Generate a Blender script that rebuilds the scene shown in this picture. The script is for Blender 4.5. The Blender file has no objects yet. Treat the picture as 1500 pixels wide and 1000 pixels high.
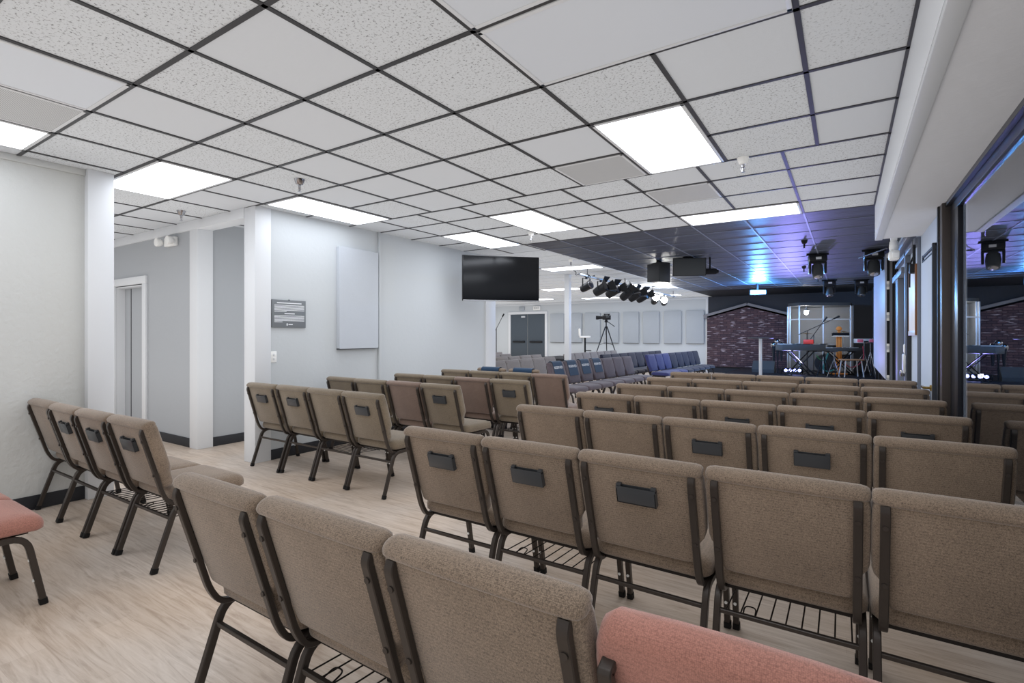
import bpy, bmesh, math, random
from mathutils import Vector, Matrix, Euler
random.seed(7)
sc = bpy.context.scene
col = sc.collection
R = math.radians
CE = 2.705            # ceiling height
H = 1.35              # camera height
YAW = R(33.1)
FPX = 752.0

# ------------------------------------------------------------------ materials
def lin(c):
    return tuple((v/255/12.92 if v/255 <= .04045 else ((v/255+.055)/1.055)**2.4) for v in c)

def mat(name, rgb, rough=.6, metal=0., spec=.5, emit=None, estr=0., trans=0., ior=1.45, alpha=1.):
    m = bpy.data.materials.new(name); m.use_nodes = True
    b = m.node_tree.nodes['Principled BSDF']
    c = lin(rgb)
    b.inputs['Base Color'].default_value = (*c, 1)
    b.inputs['Roughness'].default_value = rough
    b.inputs['Metallic'].default_value = metal
    b.inputs['Specular IOR Level'].default_value = spec
    b.inputs['IOR'].default_value = ior
    b.inputs['Transmission Weight'].default_value = trans
    b.inputs['Alpha'].default_value = alpha
    if emit:
        b.inputs['Emission Color'].default_value = (*lin(emit), 1)
        b.inputs['Emission Strength'].default_value = estr
    return m

class NT:
    def __init__(s, m):
        s.t = m.node_tree; s.b = s.t.nodes['Principled BSDF']
    def n(s, typ, **kw):
        nd = s.t.nodes.new(typ)
        for k, v in kw.items():
            if k in nd.inputs.keys(): nd.inputs[k].default_value = v
            else: setattr(nd, k, v)
        return nd
    def l(s, a, ao, b, bi):
        s.t.links.new(a.outputs[ao], b.inputs[bi])
    def coord(s, scale=(1, 1, 1), out='Object'):
        tc = s.n('ShaderNodeTexCoord'); mp = s.n('ShaderNodeMapping')
        mp.inputs['Scale'].default_value = scale
        s.l(tc, out, mp, 'Vector'); return mp
    def ramp(s, stops):
        r = s.n('ShaderNodeValToRGB'); e = r.color_ramp.elements
        while len(e) < len(stops): e.new(.5)
        for q, (p, c) in zip(e, stops):
            q.position = p; q.color = (*c, 1)
        return r
    def bump(s, src, out, strength=.3, dist=.002):
        b = s.n('ShaderNodeBump'); b.inputs['Strength'].default_value = strength
        b.inputs['Distance'].default_value = dist
        s.l(src, out, b, 'Height'); s.l(b, 'Normal', s.b, 'Normal'); return b

def fabric(name, rgb, scale=330., var=.35, rough=.95):
    m = mat(name, rgb, rough, spec=.15); t = NT(m)
    mp = t.coord()
    w1 = t.n('ShaderNodeTexVoronoi'); w1.inputs['Scale'].default_value = scale; w1.inputs['Randomness'].default_value = .55
    t.l(mp, 'Vector', w1, 'Vector')
    no = t.n('ShaderNodeTexNoise'); no.inputs['Scale'].default_value = scale*.6; no.inputs['Detail'].default_value = 2
    t.l(mp, 'Vector', no, 'Vector')
    big = t.n('ShaderNodeTexNoise'); big.inputs['Scale'].default_value = 6
    t.l(mp, 'Vector', big, 'Vector')
    c = lin(rgb)
    r = t.ramp([(.1, tuple(min(1, v*(1+var*1.15)) for v in c)), (.95, tuple(v*(1-var) for v in c))])
    m1 = t.n('ShaderNodeMath', operation='MULTIPLY_ADD'); t.l(w1, 'Distance', m1, 0); m1.inputs[1].default_value = .8
    m2 = t.n('ShaderNodeMath', operation='MULTIPLY_ADD'); t.l(no, 'Fac', m2, 0); m2.inputs[1].default_value = .7; m2.inputs[2].default_value = -.35
    m3 = t.n('ShaderNodeMath', operation='MULTIPLY_ADD'); t.l(big, 'Fac', m3, 0); m3.inputs[1].default_value = .3; m3.inputs[2].default_value = -.1
    t.l(m2, 'Value', m1, 2)
    m4 = t.n('ShaderNodeMath', operation='ADD'); t.l(m1, 'Value', m4, 0); t.l(m3, 'Value', m4, 1)
    t.l(m4, 'Value', r, 'Fac')
    t.l(r, 'Color', t.b, 'Base Color')
    t.bump(w1, 'Distance', -.8, .002)
    t.b.inputs['Sheen Weight'].default_value = .25
    t.b.inputs['Sheen Roughness'].default_value = .5
    return m

def wallpaint(name, rgb, rough=.75, b=.25, sc_=22):
    m = mat(name, rgb, rough, spec=.3); t = NT(m)
    mp = t.coord()
    no = t.n('ShaderNodeTexNoise'); no.inputs['Scale'].default_value = sc_; no.inputs['Detail'].default_value = 4
    t.l(mp, 'Vector', no, 'Vector'); t.bump(no, 'Fac', b, .006)
    return m

M = {}
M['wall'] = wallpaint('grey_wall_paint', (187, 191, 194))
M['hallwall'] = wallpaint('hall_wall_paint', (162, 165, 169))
M['rightwall'] = wallpaint('blue_grey_wall_paint', (178, 189, 206))
M['leftwall'] = wallpaint('textured_wall_paint', (189, 190, 188), b=.9, sc_=28)
M['white'] = mat('white_trim_paint', (206, 208, 211), .45)
M['beam'] = wallpaint('plaster_soffit', (202, 203, 206), b=.9, sc_=9)
M['moulding'] = mat('grey_moulding', (186, 188, 190), .55)
M['black'] = mat('black_paint', (22, 23, 26), .55)
M['blackwall'] = wallpaint('black_stage_wall', (58, 60, 66))
M['base'] = mat('dark_rubber_baseboard', (46, 47, 51), .6)
M['tee'] = mat('dark_grid_tee', (58, 58, 60), .45)
M['tee_pale'] = mat('pale_grid_tee', (126, 132, 150), .4, metal=.4)
M['metal'] = mat('bronze_powder_coat', (64, 58, 54), .34, metal=.4)
M['holder'] = mat('grey_black_plastic', (58, 60, 63), .32)
M['metal_dark'] = mat('dark_powder_coat', (38, 35, 34), .4, metal=.4)
M['cap'] = mat('black_rubber', (20, 20, 21), .7)
M['chrome'] = mat('chrome', (200, 200, 204), .18, metal=1.)
M['brass'] = mat('brass', (196, 160, 90), .25, metal=1.)
M['alu'] = mat('brushed_aluminium', (212, 215, 220), .38, metal=.35)
M['plastic'] = mat('black_plastic', (28, 29, 32), .4)
M['charcoal'] = mat('charcoal_plastic', (62, 65, 68), .5)
M['whiteplastic'] = mat('white_plastic', (228, 228, 226), .4)
M['screen'] = mat('tv_screen', (12, 14, 18), .12, spec=.5)
M['tvframe'] = mat('tv_bezel', (24, 25, 28), .3)
M['plaque'] = mat('grey_plaque', (112, 116, 120), .5)
M['print'] = mat('white_print', (226, 228, 232), .6)
M['panel'] = fabric('pale_acoustic_fabric', (178, 183, 190), 260, .06)
M['panelfar'] = fabric('grey_acoustic_fabric', (158, 163, 169), 260, .06)
M['brown'] = fabric('taupe_chair_fabric', (109, 95, 82), 340, .7)
M['green_tint'] = fabric('taupe_fabric_green_reflection', (103, 92, 78), 340, .6)  # taupe again, with a greenish light reflection put into the colour
M['russet'] = fabric('russet_chair_fabric', (106, 89, 80), 360, .55)
M['pink'] = fabric('dusty_pink_chair_fabric', (142, 99, 88), 340, .4)
M['greych'] = fabric('grey_chair_fabric', (112, 107, 106))
M['mauve'] = fabric('mauve_grey_chair_fabric', (84, 76, 82))
M['navy'] = fabric('painted_shade_fabric', (32, 34, 50))  # dimness of the dark side rows, painted into the fabric colour
M['blue'] = fabric('painted_blue_light_fabric', (54, 58, 100))  # blue stage light on the near chairs, painted into the fabric
M['cover'] = fabric('navy_cover_cloth', (36, 58, 82), 300, .15)
M['lampoff'] = mat('unlit_diffuser', (202, 206, 212), .4)
M['lampwhite'] = mat('lit_diffuser', (255, 255, 255), .5, emit=(238, 245, 255), estr=4.)
M['lampframe'] = mat('light_frame', (200, 201, 203), .5)
M['glass'] = mat('window_glass', (235, 242, 250), .0, trans=1., ior=1.52)
M['acrylic'] = mat('clear_acrylic', (240, 246, 252), .02, trans=1., ior=1.2)
M['doorgrey'] = mat('dark_grey_door', (70, 78, 86), .45)
M['hotlamp'] = mat('lit_lamp_lens', (255, 255, 255), .3, emit=(255, 252, 246), estr=160.)
M['bluelamp'] = mat('cyan_led', (255, 255, 255), .3, emit=(120, 200, 255), estr=14.)
M['violetlamp'] = mat('violet_led', (255, 255, 255), .3, emit=(150, 160, 255), estr=5.)
M['ledface'] = mat('led_wall_face', (158, 165, 184), .5)
M['curtain'] = fabric('black_curtain_cloth', (16, 15, 19), 200, .2)
M['wood'] = mat('brown_wood', (122, 84, 58), .6)
M['orangewood'] = mat('orange_wood', (196, 128, 66), .5)
M['stoolwood'] = mat('pale_brown_wood', (150, 116, 88), .6)
M['steel'] = mat('grey_steel_frame', (120, 126, 138), .45, metal=.4)
M['red'] = mat('red_plastic', (206, 62, 50), .45)
M['rose'] = mat('pink_plastic', (214, 110, 130), .45)
M['teal'] = mat('teal_cable', (60, 130, 140), .5)
M['cablered'] = mat('red_cable', (150, 50, 60), .5)
M['green'] = mat('green_cable', (60, 130, 90), .5)
M['frost'] = mat('stage_deck', (24, 25, 30), .5)
M['windowframe'] = mat('dark_window_frame', (46, 48, 56), .3, metal=.5)
M['jamb'] = mat('bronze_window_jamb', (74, 68, 66), .4, metal=.3)

# ceiling tile
m = mat('fissured_ceiling_tile', (202, 205, 208), .9, spec=.1); t = NT(m)
mp = t.coord((1, 1, 1))
n1 = t.n('ShaderNodeTexNoise'); n1.inputs['Scale'].default_value = 75; n1.inputs['Detail'].default_value = 5; n1.inputs['Roughness'].default_value = .75
t.l(mp, 'Vector', n1, 'Vector')
r1 = t.ramp([(.36, lin((116, 117, 119))), (.45, lin((202, 205, 208)))])
t.l(n1, 'Fac', r1, 'Fac')
# plain and fissured tiles alternate irregularly, one value per tile
sn = t.n('ShaderNodeMapping'); sn.inputs['Location'].default_value = (1.395/.61, -1.822/.61, 0); sn.inputs['Scale'].default_value = (1/.61, 1/.61, 1)
tc = t.n('ShaderNodeTexCoord'); t.l(tc, 'Object', sn, 'Vector')
fl = t.n('ShaderNodeVectorMath', operation='FLOOR'); t.l(sn, 'Vector', fl, 0)
wn = t.n('ShaderNodeTexWhiteNoise'); wn.noise_dimensions = '2D'; t.l(fl, 'Vector', wn, 'Vector')
r2 = t.ramp([(.55, (0, 0, 0)), (.6, (1, 1, 1))]); t.l(wn, 'Value', r2, 'Fac')
mxx = t.n('ShaderNodeMix', data_type='RGBA'); t.l(r2, 'Color', mxx, 0); t.l(r1, 'Color', mxx, 6)
mxx.inputs[7].default_value = (*lin((199, 202, 206)), 1)
t.l(mxx, 2, t.b, 'Base Color')
t.bump(n1, 'Fac', .35, .004)
M['tile'] = m
# black ceiling: glossy wrinkled panels
m = mat('black_glossy_ceiling_panel', (52, 55, 66), .42, spec=.5); t = NT(m)
mp = t.coord((2.2, 26, 1))
n1 = t.n('ShaderNodeTexNoise'); n1.inputs['Scale'].default_value = 1.0; n1.inputs['Detail'].default_value = 6; n1.inputs['Distortion'].default_value = .6
t.l(mp, 'Vector', n1, 'Vector')
r1 = t.ramp([(.3, lin((36, 38, 46))), (.7, lin((74, 78, 92)))]); t.l(n1, 'Fac', r1, 'Fac'); t.l(r1, 'Color', t.b, 'Base Color')
t.bump(n1, 'Fac', .35, .01)
M['blackceil'] = m
# floor planks along X
m = mat('pale_oak_plank_floor', (196, 176, 158), .42, spec=.35); t = NT(m)
tc = t.n('ShaderNodeTexCoord')
bt = t.n('ShaderNodeTexBrick'); bt.offset = .37; bt.offset_frequency = 2
bt.inputs['Scale'].default_value = 1.; bt.inputs['Brick Width'].default_value = 1.22; bt.inputs['Row Height'].default_value = .152
bt.inputs['Mortar Size'].default_value = .0012; bt.inputs['Mortar Smooth'].default_value = .1
bt.inputs['Color1'].default_value = (*lin((184, 168, 154)), 1); bt.inputs['Color2'].default_value = (*lin((160, 143, 128)), 1)
bt.inputs['Mortar'].default_value = (*lin((150, 132, 118)), 1)
t.l(tc, 'Object', bt, 'Vector')
mp = t.coord((1.3, 16, 1)); gr = t.n('ShaderNodeTexNoise'); gr.inputs['Scale'].default_value = 2.; gr.inputs['Detail'].default_value = 8; gr.inputs['Roughness'].default_value = .65; gr.inputs['Distortion'].default_value = 1.4
t.l(mp, 'Vector', gr, 'Vector')
rg = t.ramp([(.3, lin((144, 127, 112))), (.5, lin((190, 175, 161))), (.72, lin((214, 202, 190)))]); t.l(gr, 'Fac', rg, 'Fac')
bl = t.n('ShaderNodeTexNoise'); bl.inputs['Scale'].default_value = 1.1; t.l(t.coord(), 'Vector', bl, 'Vector')
mx = t.n('ShaderNodeMix', data_type='RGBA'); mx.inputs[0].default_value = .55
t.l(bt, 'Color', mx, 6); t.l(rg, 'Color', mx, 7)
hs = t.n('ShaderNodeHueSaturation'); t.l(mx, 2, hs, 'Color')
mr = t.n('ShaderNodeMapRange'); mr.inputs[1].default_value = .35; mr.inputs[2].default_value = .65; mr.inputs[3].default_value = .75; mr.inputs[4].default_value = 1.15
t.l(bl, 'Fac', mr, 0); t.l(mr, 0, hs, 'Saturation')
t.l(hs, 'Color', t.b, 'Base Color'); t.bump(gr, 'Fac', .08, .002)
M['floor'] = m
# bricks
m = mat('dark_red_brick', (84, 62, 66), .8); t = NT(m)
tc = t.n('ShaderNodeTexCoord'); mpp = t.n('ShaderNodeMapping'); mpp.inputs['Rotation'].default_value = (R(90), 0, 0)
t.l(tc, 'Object', mpp, 'Vector')
bt = t.n('ShaderNodeTexBrick'); bt.inputs['Scale'].default_value = 1.; bt.inputs['Brick Width'].default_value = .215; bt.inputs['Row Height'].default_value = .072; bt.inputs['Mortar Size'].default_value = .006
bt.inputs['Color1'].default_value = (*lin((84, 66, 71)), 1); bt.inputs['Color2'].default_value = (*lin((66, 54, 62)), 1); bt.inputs['Mortar'].default_value = (*lin((36, 31, 38)), 1)
t.l(mpp, 'Vector', bt, 'Vector')
nz = t.n('ShaderNodeTexNoise'); nz.inputs['Scale'].default_value = 1.; nz.inputs['Detail'].default_value = 1.
m2 = t.n('ShaderNodeMapping'); m2.inputs['Scale'].default_value = (3.4, 1, 34.); t.l(tc, 'Object', m2, 'Vector'); t.l(m2, 'Vector', nz, 'Vector')
rr = t.ramp([(.635, (0, 0, 0)), (.67, (1, 1, 1))]); t.l(nz, 'Fac', rr, 'Fac')
mx = t.n('ShaderNodeMix', data_type='RGBA'); t.l(rr, 'Color', mx, 0); t.l(bt, 'Color', mx, 6); mx.inputs[7].default_value = (*lin((158, 150, 160)), 1)
t.l(mx, 2, t.b, 'Base Color'); t.bump(bt, 'Fac', -.5, .01)
M['brick'] = m
M['coping'] = mat('grey_coping', (120, 120, 126), .7)
M['padgrey'] = mat('grey_padding', (112, 113, 116), .85)
# perforated vent
m = mat('perforated_vent_face', (188, 189, 190), .5); t = NT(m)
v = t.n('ShaderNodeTexVoronoi'); v.inputs['Scale'].default_value = 130; v.inputs['Randomness'].default_value = 0.
t.l(t.coord(), 'Vector', v, 'Vector'); rr = t.ramp([(.22, lin((96, 97, 98))), (.34, lin((190, 191, 192)))]); t.l(v, 'Distance', rr, 'Fac'); t.l(rr, 'Color', t.b, 'Base Color')
M['vent'] = m

# ------------------------------------------------------------------ mesh builder
class MB:
    def __init__(s): s.bm = bmesh.new(); s.mi = 0
    def _f(s, vs):
        try:
            f = s.bm.faces.new(vs); f.material_index = s.mi; return f
        except ValueError: return None
    def box(s, x0, x1, y0, y1, z0, z1, bev=0.):
        b = min(bev, abs(x1-x0)*.49, abs(y1-y0)*.49, abs(z1-z0)*.49)
        r = bmesh.ops.create_cube(s.bm, size=1.)
        for v in r['verts']:
            v.co = Vector(((x0+x1)/2+v.co.x*(x1-x0), (y0+y1)/2+v.co.y*(y1-y0), (z0+z1)/2+v.co.z*(z1-z0)))
        fs = {f for v in r['verts'] for f in v.link_faces}
        for f in fs: f.material_index = s.mi
        if b > 0:
            es = {e for v in r['verts'] for e in v.link_edges}
            bmesh.ops.bevel(s.bm, geom=list(es), offset=b, segments=2, affect='EDGES', profile=.5)
        return s
    def quad(s, *p): s._f([s.bm.verts.new(q) for q in p]); return s
    def ngon(s, pts): s._f([s.bm.verts.new(q) for q in pts]); return s
    def loft(s, rings, cap=True, closed=True):
        vr = [[s.bm.verts.new(p) for p in r] for r in rings]
        for a, b in zip(vr, vr[1:]):
            n = len(a)
            for i in range(n if closed else n-1):
                s._f([a[i], a[(i+1) % n], b[(i+1) % n], b[i]])
        if cap: s._f(list(reversed(vr[0]))); s._f(vr[-1])
        return s
    def sweep(s, path, w, h, up=Vector((1, 0, 0)), ch=.25):
        """rect-section (w along 'up', h across) swept along path"""
        path = [Vector(p) for p in path]; rings = []
        a, b = w/2, h/2; c = min(a, b)*ch
        prof = [(a, b-c), (a-c, b), (-a+c, b), (-a, b-c), (-a, -b+c), (-a+c, -b), (a-c, -b), (a, -b+c)]
        for i, p in enumerate(path):
            d = (path[min(i+1, len(path)-1)]-path[max(i-1, 0)]).normalized()
            u = (up-d*up.dot(d)).normalized(); n = d.cross(u)
            rings.append([p+u*x+n*y for x, y in prof])
        return s.loft(rings)
    def tube(s, path, r, n=8, r2=None):
        path = [Vector(p) for p in path]; rings = []; pu = None
        for i, p in enumerate(path):
            d = (path[min(i+1, len(path)-1)]-path[max(i-1, 0)]).normalized()
            if pu is None: pu = d.orthogonal().normalized()
            u = (pu-d*pu.dot(d))
            u = u.normalized() if u.length > 1e-6 else d.orthogonal().normalized()
            pu = u; v = d.cross(u)
            rr = r if r2 is None else r+(r2-r)*i/(len(path)-1)
            rings.append([p+(u*math.cos(2*math.pi*k/n)+v*math.sin(2*math.pi*k/n))*rr for k in range(n)])
        return s.loft(rings)
    def lathe(s, c, prof, n=16, axis='z', M4=None):
        rings = []
        for r, z in prof:
            ring = []
            for k in range(n):
                a = 2*math.pi*k/n; p = Vector((r*math.cos(a), r*math.sin(a), z))
                if axis == 'x': p = Vector((p.z, p.x, p.y))
                if axis == 'y': p = Vector((p.y, p.z, p.x))
                if M4 is not None: p = M4 @ p
                ring.append(p+Vector(c))
            rings.append(ring)
        return s.loft(rings)
    def layered(s, outline, layers, fn):
        """outline: closed 2D list; layers: (t, inset); fn(x, y, t) -> 3D"""
        n = len(outline); rings = []
        for t_, ins in layers:
            ring = []
            for i in range(n):
                a = Vector(outline[i-1]); b = Vector(outline[i]); c = Vector(outline[(i+1) % n])
                e1 = (b-a); e2 = (c-b)
                n1 = Vector((-e1.y, e1.x)).normalized() if e1.length > 1e-9 else Vector((0, 0))
                n2 = Vector((-e2.y, e2.x)).normalized() if e2.length > 1e-9 else Vector((0, 0))
                nn = (n1+n2); nn = nn.normalized() if nn.length > 1e-6 else n1
                q = b+nn*ins
                ring.append(fn(q.x, q.y, t_))
            rings.append(ring)
        return s.loft(rings)
    def xf(s, m4):
        bmesh.ops.transform(s.bm, matrix=m4, verts=s.bm.verts[:]); return s
    def build(s, name, material, parent=None, ang=40, loc=None):
        bmesh.ops.recalc_face_normals(s.bm, faces=s.bm.faces[:])
        for f in s.bm.faces: f.smooth = True
        for e in s.bm.edges:
            if len(e.link_faces) == 2 and e.calc_face_angle(0) > R(ang): e.smooth = False
        me = bpy.data.meshes.new(name); s.bm.to_mesh(me); s.bm.free()
        for mm in (material if isinstance(material, (list, tuple)) else [material]): me.materials.append(mm)
        o = bpy.data.objects.new(name, me); col.objects.link(o)
        if parent: o.parent = parent
        if loc is not None: o.location = loc
        return o

def fillet(pts, rad, seg=5):
    pts = [Vector(p) for p in pts]; out = [pts[0]]
    for i in range(1, len(pts)-1):
        a, b, c = pts[i-1], pts[i], pts[i+1]
        r = rad[i-1] if isinstance(rad, (list, tuple)) else rad
        d1 = (a-b); d2 = (c-b); q = min(r, d1.length*.48, d2.length*.48)
        p1 = b+d1.normalized()*q; p2 = b+d2.normalized()*q
        for k in range(seg+1):
            u = k/seg; out.append(p1*(1-u)**2+b*2*u*(1-u)+p2*u*u)
    out.append(pts[-1]); return out

def rrect(w, d, r, seg=5, cx=0, cy=0):
    o = []
    for sx, sy, a0 in ((1, 1, 0), (-1, 1, 90), (-1, -1, 180), (1, -1, 270)):
        for k in range(seg+1):
            a = R(a0+90*k/seg); o.append((cx+sx*(w/2-r)+r*math.cos(a), cy+sy*(d/2-r)+r*math.sin(a)))
    return o   # ccw

def empty(name, loc, rz=0.):
    o = bpy.data.objects.new(name, None); col.objects.link(o); o.location = loc; o.rotation_euler = (0, 0, rz)
    o.empty_display_size = .1; return o
def tag(o, label, cat, group=None, kind=None):
    o['label'] = label; o['category'] = cat
    if group: o['group'] = group
    if kind: o['kind'] = kind
    return o
def struct(o): o['kind'] = 'structure'; return o
def copy_tree(o, parent=None):
    c = o.copy(); col.objects.link(c)
    if parent: c.parent = parent
    for ch in o.children: copy_tree(ch, c)
    return c
def text_mesh(name, body, size, material, parent, mat4, depth=.001):
    cu = bpy.data.curves.new(name, 'FONT'); cu.body = body; cu.size = size; cu.align_x = 'CENTER'; cu.align_y = 'CENTER'; cu.extrude = depth
    tmp = bpy.data.objects.new(name, cu); col.objects.link(tmp)
    bpy.context.view_layer.update()
    me = bpy.data.meshes.new_from_object(tmp.evaluated_get(bpy.context.evaluated_depsgraph_get()))
    bpy.data.objects.remove(tmp); me.name = name
    me.materials.clear(); me.materials.append(material)
    o = bpy.data.objects.new(name, me); col.objects.link(o); o.parent = parent; o.matrix_local = mat4
    return o

# ------------------------------------------------------------------ camera
cd = bpy.data.cameras.new('camera'); cam = bpy.data.objects.new('camera', cd); col.objects.link(cam)
cam.location = (0, 0, H); cam.rotation_euler = (R(90), 0, YAW)
cd.sensor_width = 36; cd.lens = FPX/1500*36; cd.shift_y = -10/1500; cd.clip_start = .02
sc.camera = cam
def px(x, y, d):
    """point seen at pixel (x, y) at depth d"""
    r = (x-750)/FPX; s, c = math.sin(YAW), math.cos(YAW)
    return Vector(((-s+r*c)*d, (c+r*s)*d, H+(490-y)/FPX*d))

# ------------------------------------------------------------------ room shell
YB = 19.3; YF = -4.0; XL = -14.0; XR = .64; GX = .68
struct(MB().box(XL-.1, 1.2, YF-.1, YB+.2, -.1, 0).build('floor', M['floor']))
# ceiling (white tiles and black panels)
c = MB()
def slab(x0, x1, y0, y1): c.box(x0, x1, y0, y1, CE, CE+.08)
DX0 = -4.03; DY0 = 6.55
slab(XL, .30, YF, DY0); slab(XL, DX0, DY0, YB+.1)
c.mi = 1; slab(DX0, .8, DY0, 16.35); c.mi = 2; slab(DX0, .8, 16.35, YB+.1)
ceiling = struct(c.build('ceiling', [M['tile'], M['blackceil'], M['black']]))
TW = .012
def tees(name, material, bars, parent):
    b = MB()
    for x0, x1, y0, y1 in bars: b.box(x0, x1, y0, y1, CE-.006, CE)
    return b.build(name, material, parent)
bars = []
g1x = [-1.395-.61*j for j in range(-2, 15)]
g1y = [1.822+.61*i for i in range(-9, 5)]
for x in g1x: bars.append((x-TW, x+TW, YF, g1y[-1]))
for y in g1y: bars.append((-10, .26, y-TW, y+TW))
g2x = [-.40-.61*k for k in range(0, 16)]
g2y = [4.75, 5.35, 5.95]
for x in g2x: bars.append((x-TW, x+TW, g1y[-1], DY0 if x > DX0 else 7.2))
for y in g2y+[6.55]: bars.append((-5.2, .26, y-TW, y+TW))
bars.append((.235, .26, YF, DY0))
tees('grid_strip', M['tee'], bars, ceiling)
bars = []
for x in g2x[:6]: bars.append((x-TW*.8, x+TW*.8, DY0, 16.3))
for k in range(1, 17): bars.append((DX0, .6, DY0+.61*k-.006, DY0+.61*k+.006))
tees('black_zone_grid_strip', M['tee_pale'], bars, ceiling)
bars = []
for k in range(0, 22): bars.append((XL, DX0, 7.16+.61*k-.004, 7.16+.61*k+.004))
for x in g2x[6:]: bars.append((x-.004, x+.004, 7.2, YB))
tees('side_zone_grid_strip', M['white'], bars, ceiling)

# left wall with pier, hall, main wall
def wall(name, m, *b):
    w = MB()
    for q in b: w.box(*q)
    return struct(w.build(name, m))
wall('wall_left', M['leftwall'], (-5.40, -5.26, YF, 1.62, 0, CE))
wall('wall_main_left', M['wall'], (-5.35, -5.2, 3.2, 7.13, 0, CE))
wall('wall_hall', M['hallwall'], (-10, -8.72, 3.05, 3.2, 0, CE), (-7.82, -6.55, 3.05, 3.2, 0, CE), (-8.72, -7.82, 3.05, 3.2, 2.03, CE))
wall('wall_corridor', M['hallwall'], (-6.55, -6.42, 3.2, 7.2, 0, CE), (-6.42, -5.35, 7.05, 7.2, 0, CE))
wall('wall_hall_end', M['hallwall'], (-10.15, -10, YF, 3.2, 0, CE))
wall('wall_wing_near', M['wall'], (XL, -6.55, 7.05, 7.2, 0, CE))
wall('wall_wing_left', M['wall'], (XL-.15, XL, 7.05, YB, 0, CE))
wall('wall_front', M['wall'], (-10.15, 1.2, YF-.15, YF, 0, CE))
wall('wall_back', M['wall'], (XL, -4.17, YB, YB+.15, 0, CE))
wall('wall_stage_back', M['blackwall'], (-4.17, 1., YB, YB+.15, 0, CE))
wall('wall_right', M['rightwall'], (XR, XR+.15, 5.25, 9.6, 0, CE))
wall('wall_stage_right', M['blackwall'], (XR, XR+.15, 9.6, YB, 0, CE))
# white posts and trims
def trim(n, m, *b, bev=.004):
    w = MB()
    for q in b: w.box(*q, bev=bev)
    return struct(w.build('trim_%d' % n, m))
trim(1, M['white'], (-5.41, -5.19, 1.62, 1.80, 0, CE))
trim(2, M['white'], (-5.39, -5.185, 3.03, 3.21, 0, CE))
trim(3, M['white'], (-6.57, -6.385, 3.03, 3.21, 0, CE))
trim(4, M['white'], (-10, -5.39, 3.025, 3.20, CE-.11, CE))
trim(5, M['white'], (-5.37, -5.18, 7.13, 7.42, 0, CE))
trim(6, M['wall'], (-5.2, -5.165, 4.715, 4.755, 0, CE))
trim(7, M['leftwall'], (-5.26, -5.235, YF, 1.62, CE-.05, CE))
trim(8, M['white'], (XL, -4.2, YB-.03, YB, CE-.07, CE))
trim(9, M['white'], (-4.25, -4.165, YB-.02, YB, 0, CE))
# baseboards
def baseb(side, *b):
    w = MB()
    for q in b: w.box(*q, bev=.003)
    return struct(w.build('baseboard_'+side, M['base']))
baseb('left', (-5.26, -5.248, YF, 1.62, 0, .11))
baseb('main_left', (-5.2, -5.188, 3.21, 7.13, 0, .11))
baseb('hall', (-7.72, -6.57, 3.035, 3.05, 0, .11), (-10, -8.82, 3.035, 3.05, 0, .11))
baseb('corridor', (-6.42, -6.405, 3.21, 7.05, 0, .11))
baseb('back', (XL, -4.25, YB-.015, YB, 0, .11))
# hall door (closed, recessed)
d1 = struct(MB().box(-8.72, -7.82, 3.15, 3.19, 0, 2.03).build('door_1', M['hallwall']))
f = MB()
f.box(-8.82, -8.71, 3.02, 3.05, 0, 2.03, .004).box(-7.83, -7.72, 3.02, 3.05, 0, 2.03, .004).box(-8.82, -7.72, 3.02, 3.05, 2.03, 2.13, .004)
f.box(-8.72, -8.705, 3.05, 3.15, 0, 2.02).box(-7.835, -7.82, 3.05, 3.15, 0, 2.02).box(-8.705, -7.835, 3.05, 3.15, 2.005, 2.02)
f.build('door_frame', M['white'], d1)
MB().box(-8.5, -8.49, 3.144, 3.15, 0, 2.0).build('door_seam', M['base'], d1)
# back double doors
d2 = struct(MB().box(-12.62, -11.77, YB-.03, YB-.005, 0, 2.24, .003).box(-11.74, -10.88, YB-.03, YB-.005, 0, 2.24, .003).build('door_2', M['doorgrey']))
MB().box(-12.75, -12.63, YB-.05, YB, 0, 2.25, .004).box(-10.87, -10.75, YB-.05, YB, 0, 2.25, .004).box(-12.75, -10.75, YB-.05, YB, 2.25, 2.36, .004).build('door_frame', M['white'], d2)
for xa in (-12.5, -11.62): MB().box(xa, xa+.62, YB-.09, YB-.06, 1.0, 1.08, .01).box(xa, xa+.05, YB-.06, YB-.03, 1.0, 1.08).box(xa+.57, xa+.62, YB-.06, YB-.03, 1.0, 1.08).build('push_bar', M['plastic'], d2)
MB().box(-12.05, -11.85, YB-.08, YB-.03, 2.1, 2.17, .006).build('door_closer', M['alu'], d2)
# soffit beam on the right
trim(10, M['beam'], (.262, .7, YF, 6.65, 2.355, CE+.02), bev=0)
trim(11, M['white'], (.25, .262, YF, 6.65, 2.37, CE-.002), bev=0)
trim(12, M['moulding'], (.25, .315, YF, 6.65, 2.343, 2.37), bev=.006)
# window wall
w1 = struct(MB().box(GX, GX+.01, YF, 4.80, .06, 2.29).build('window_1', M['glass']))
MB().box(.66, .70, YF, 5.08, 2.265, 2.36, .003).box(.63, .66, YF, 5.08, 2.325, 2.36, .003).box(.66, .70, YF, 5.08, 0, .07, .003).box(.66, .70, 4.78, 5.08, .07, 2.27, .003).build('window_frame', M['windowframe'], w1)
MB().box(.61, .72, 5.08, 5.20, 0, 2.355, .004).build('window_jamb', M['jamb'], w1)
MB().box(.60, .72, 5.20, 5.26, 0, 2.40, .004).build('gasket', M['black'], w1)
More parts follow.
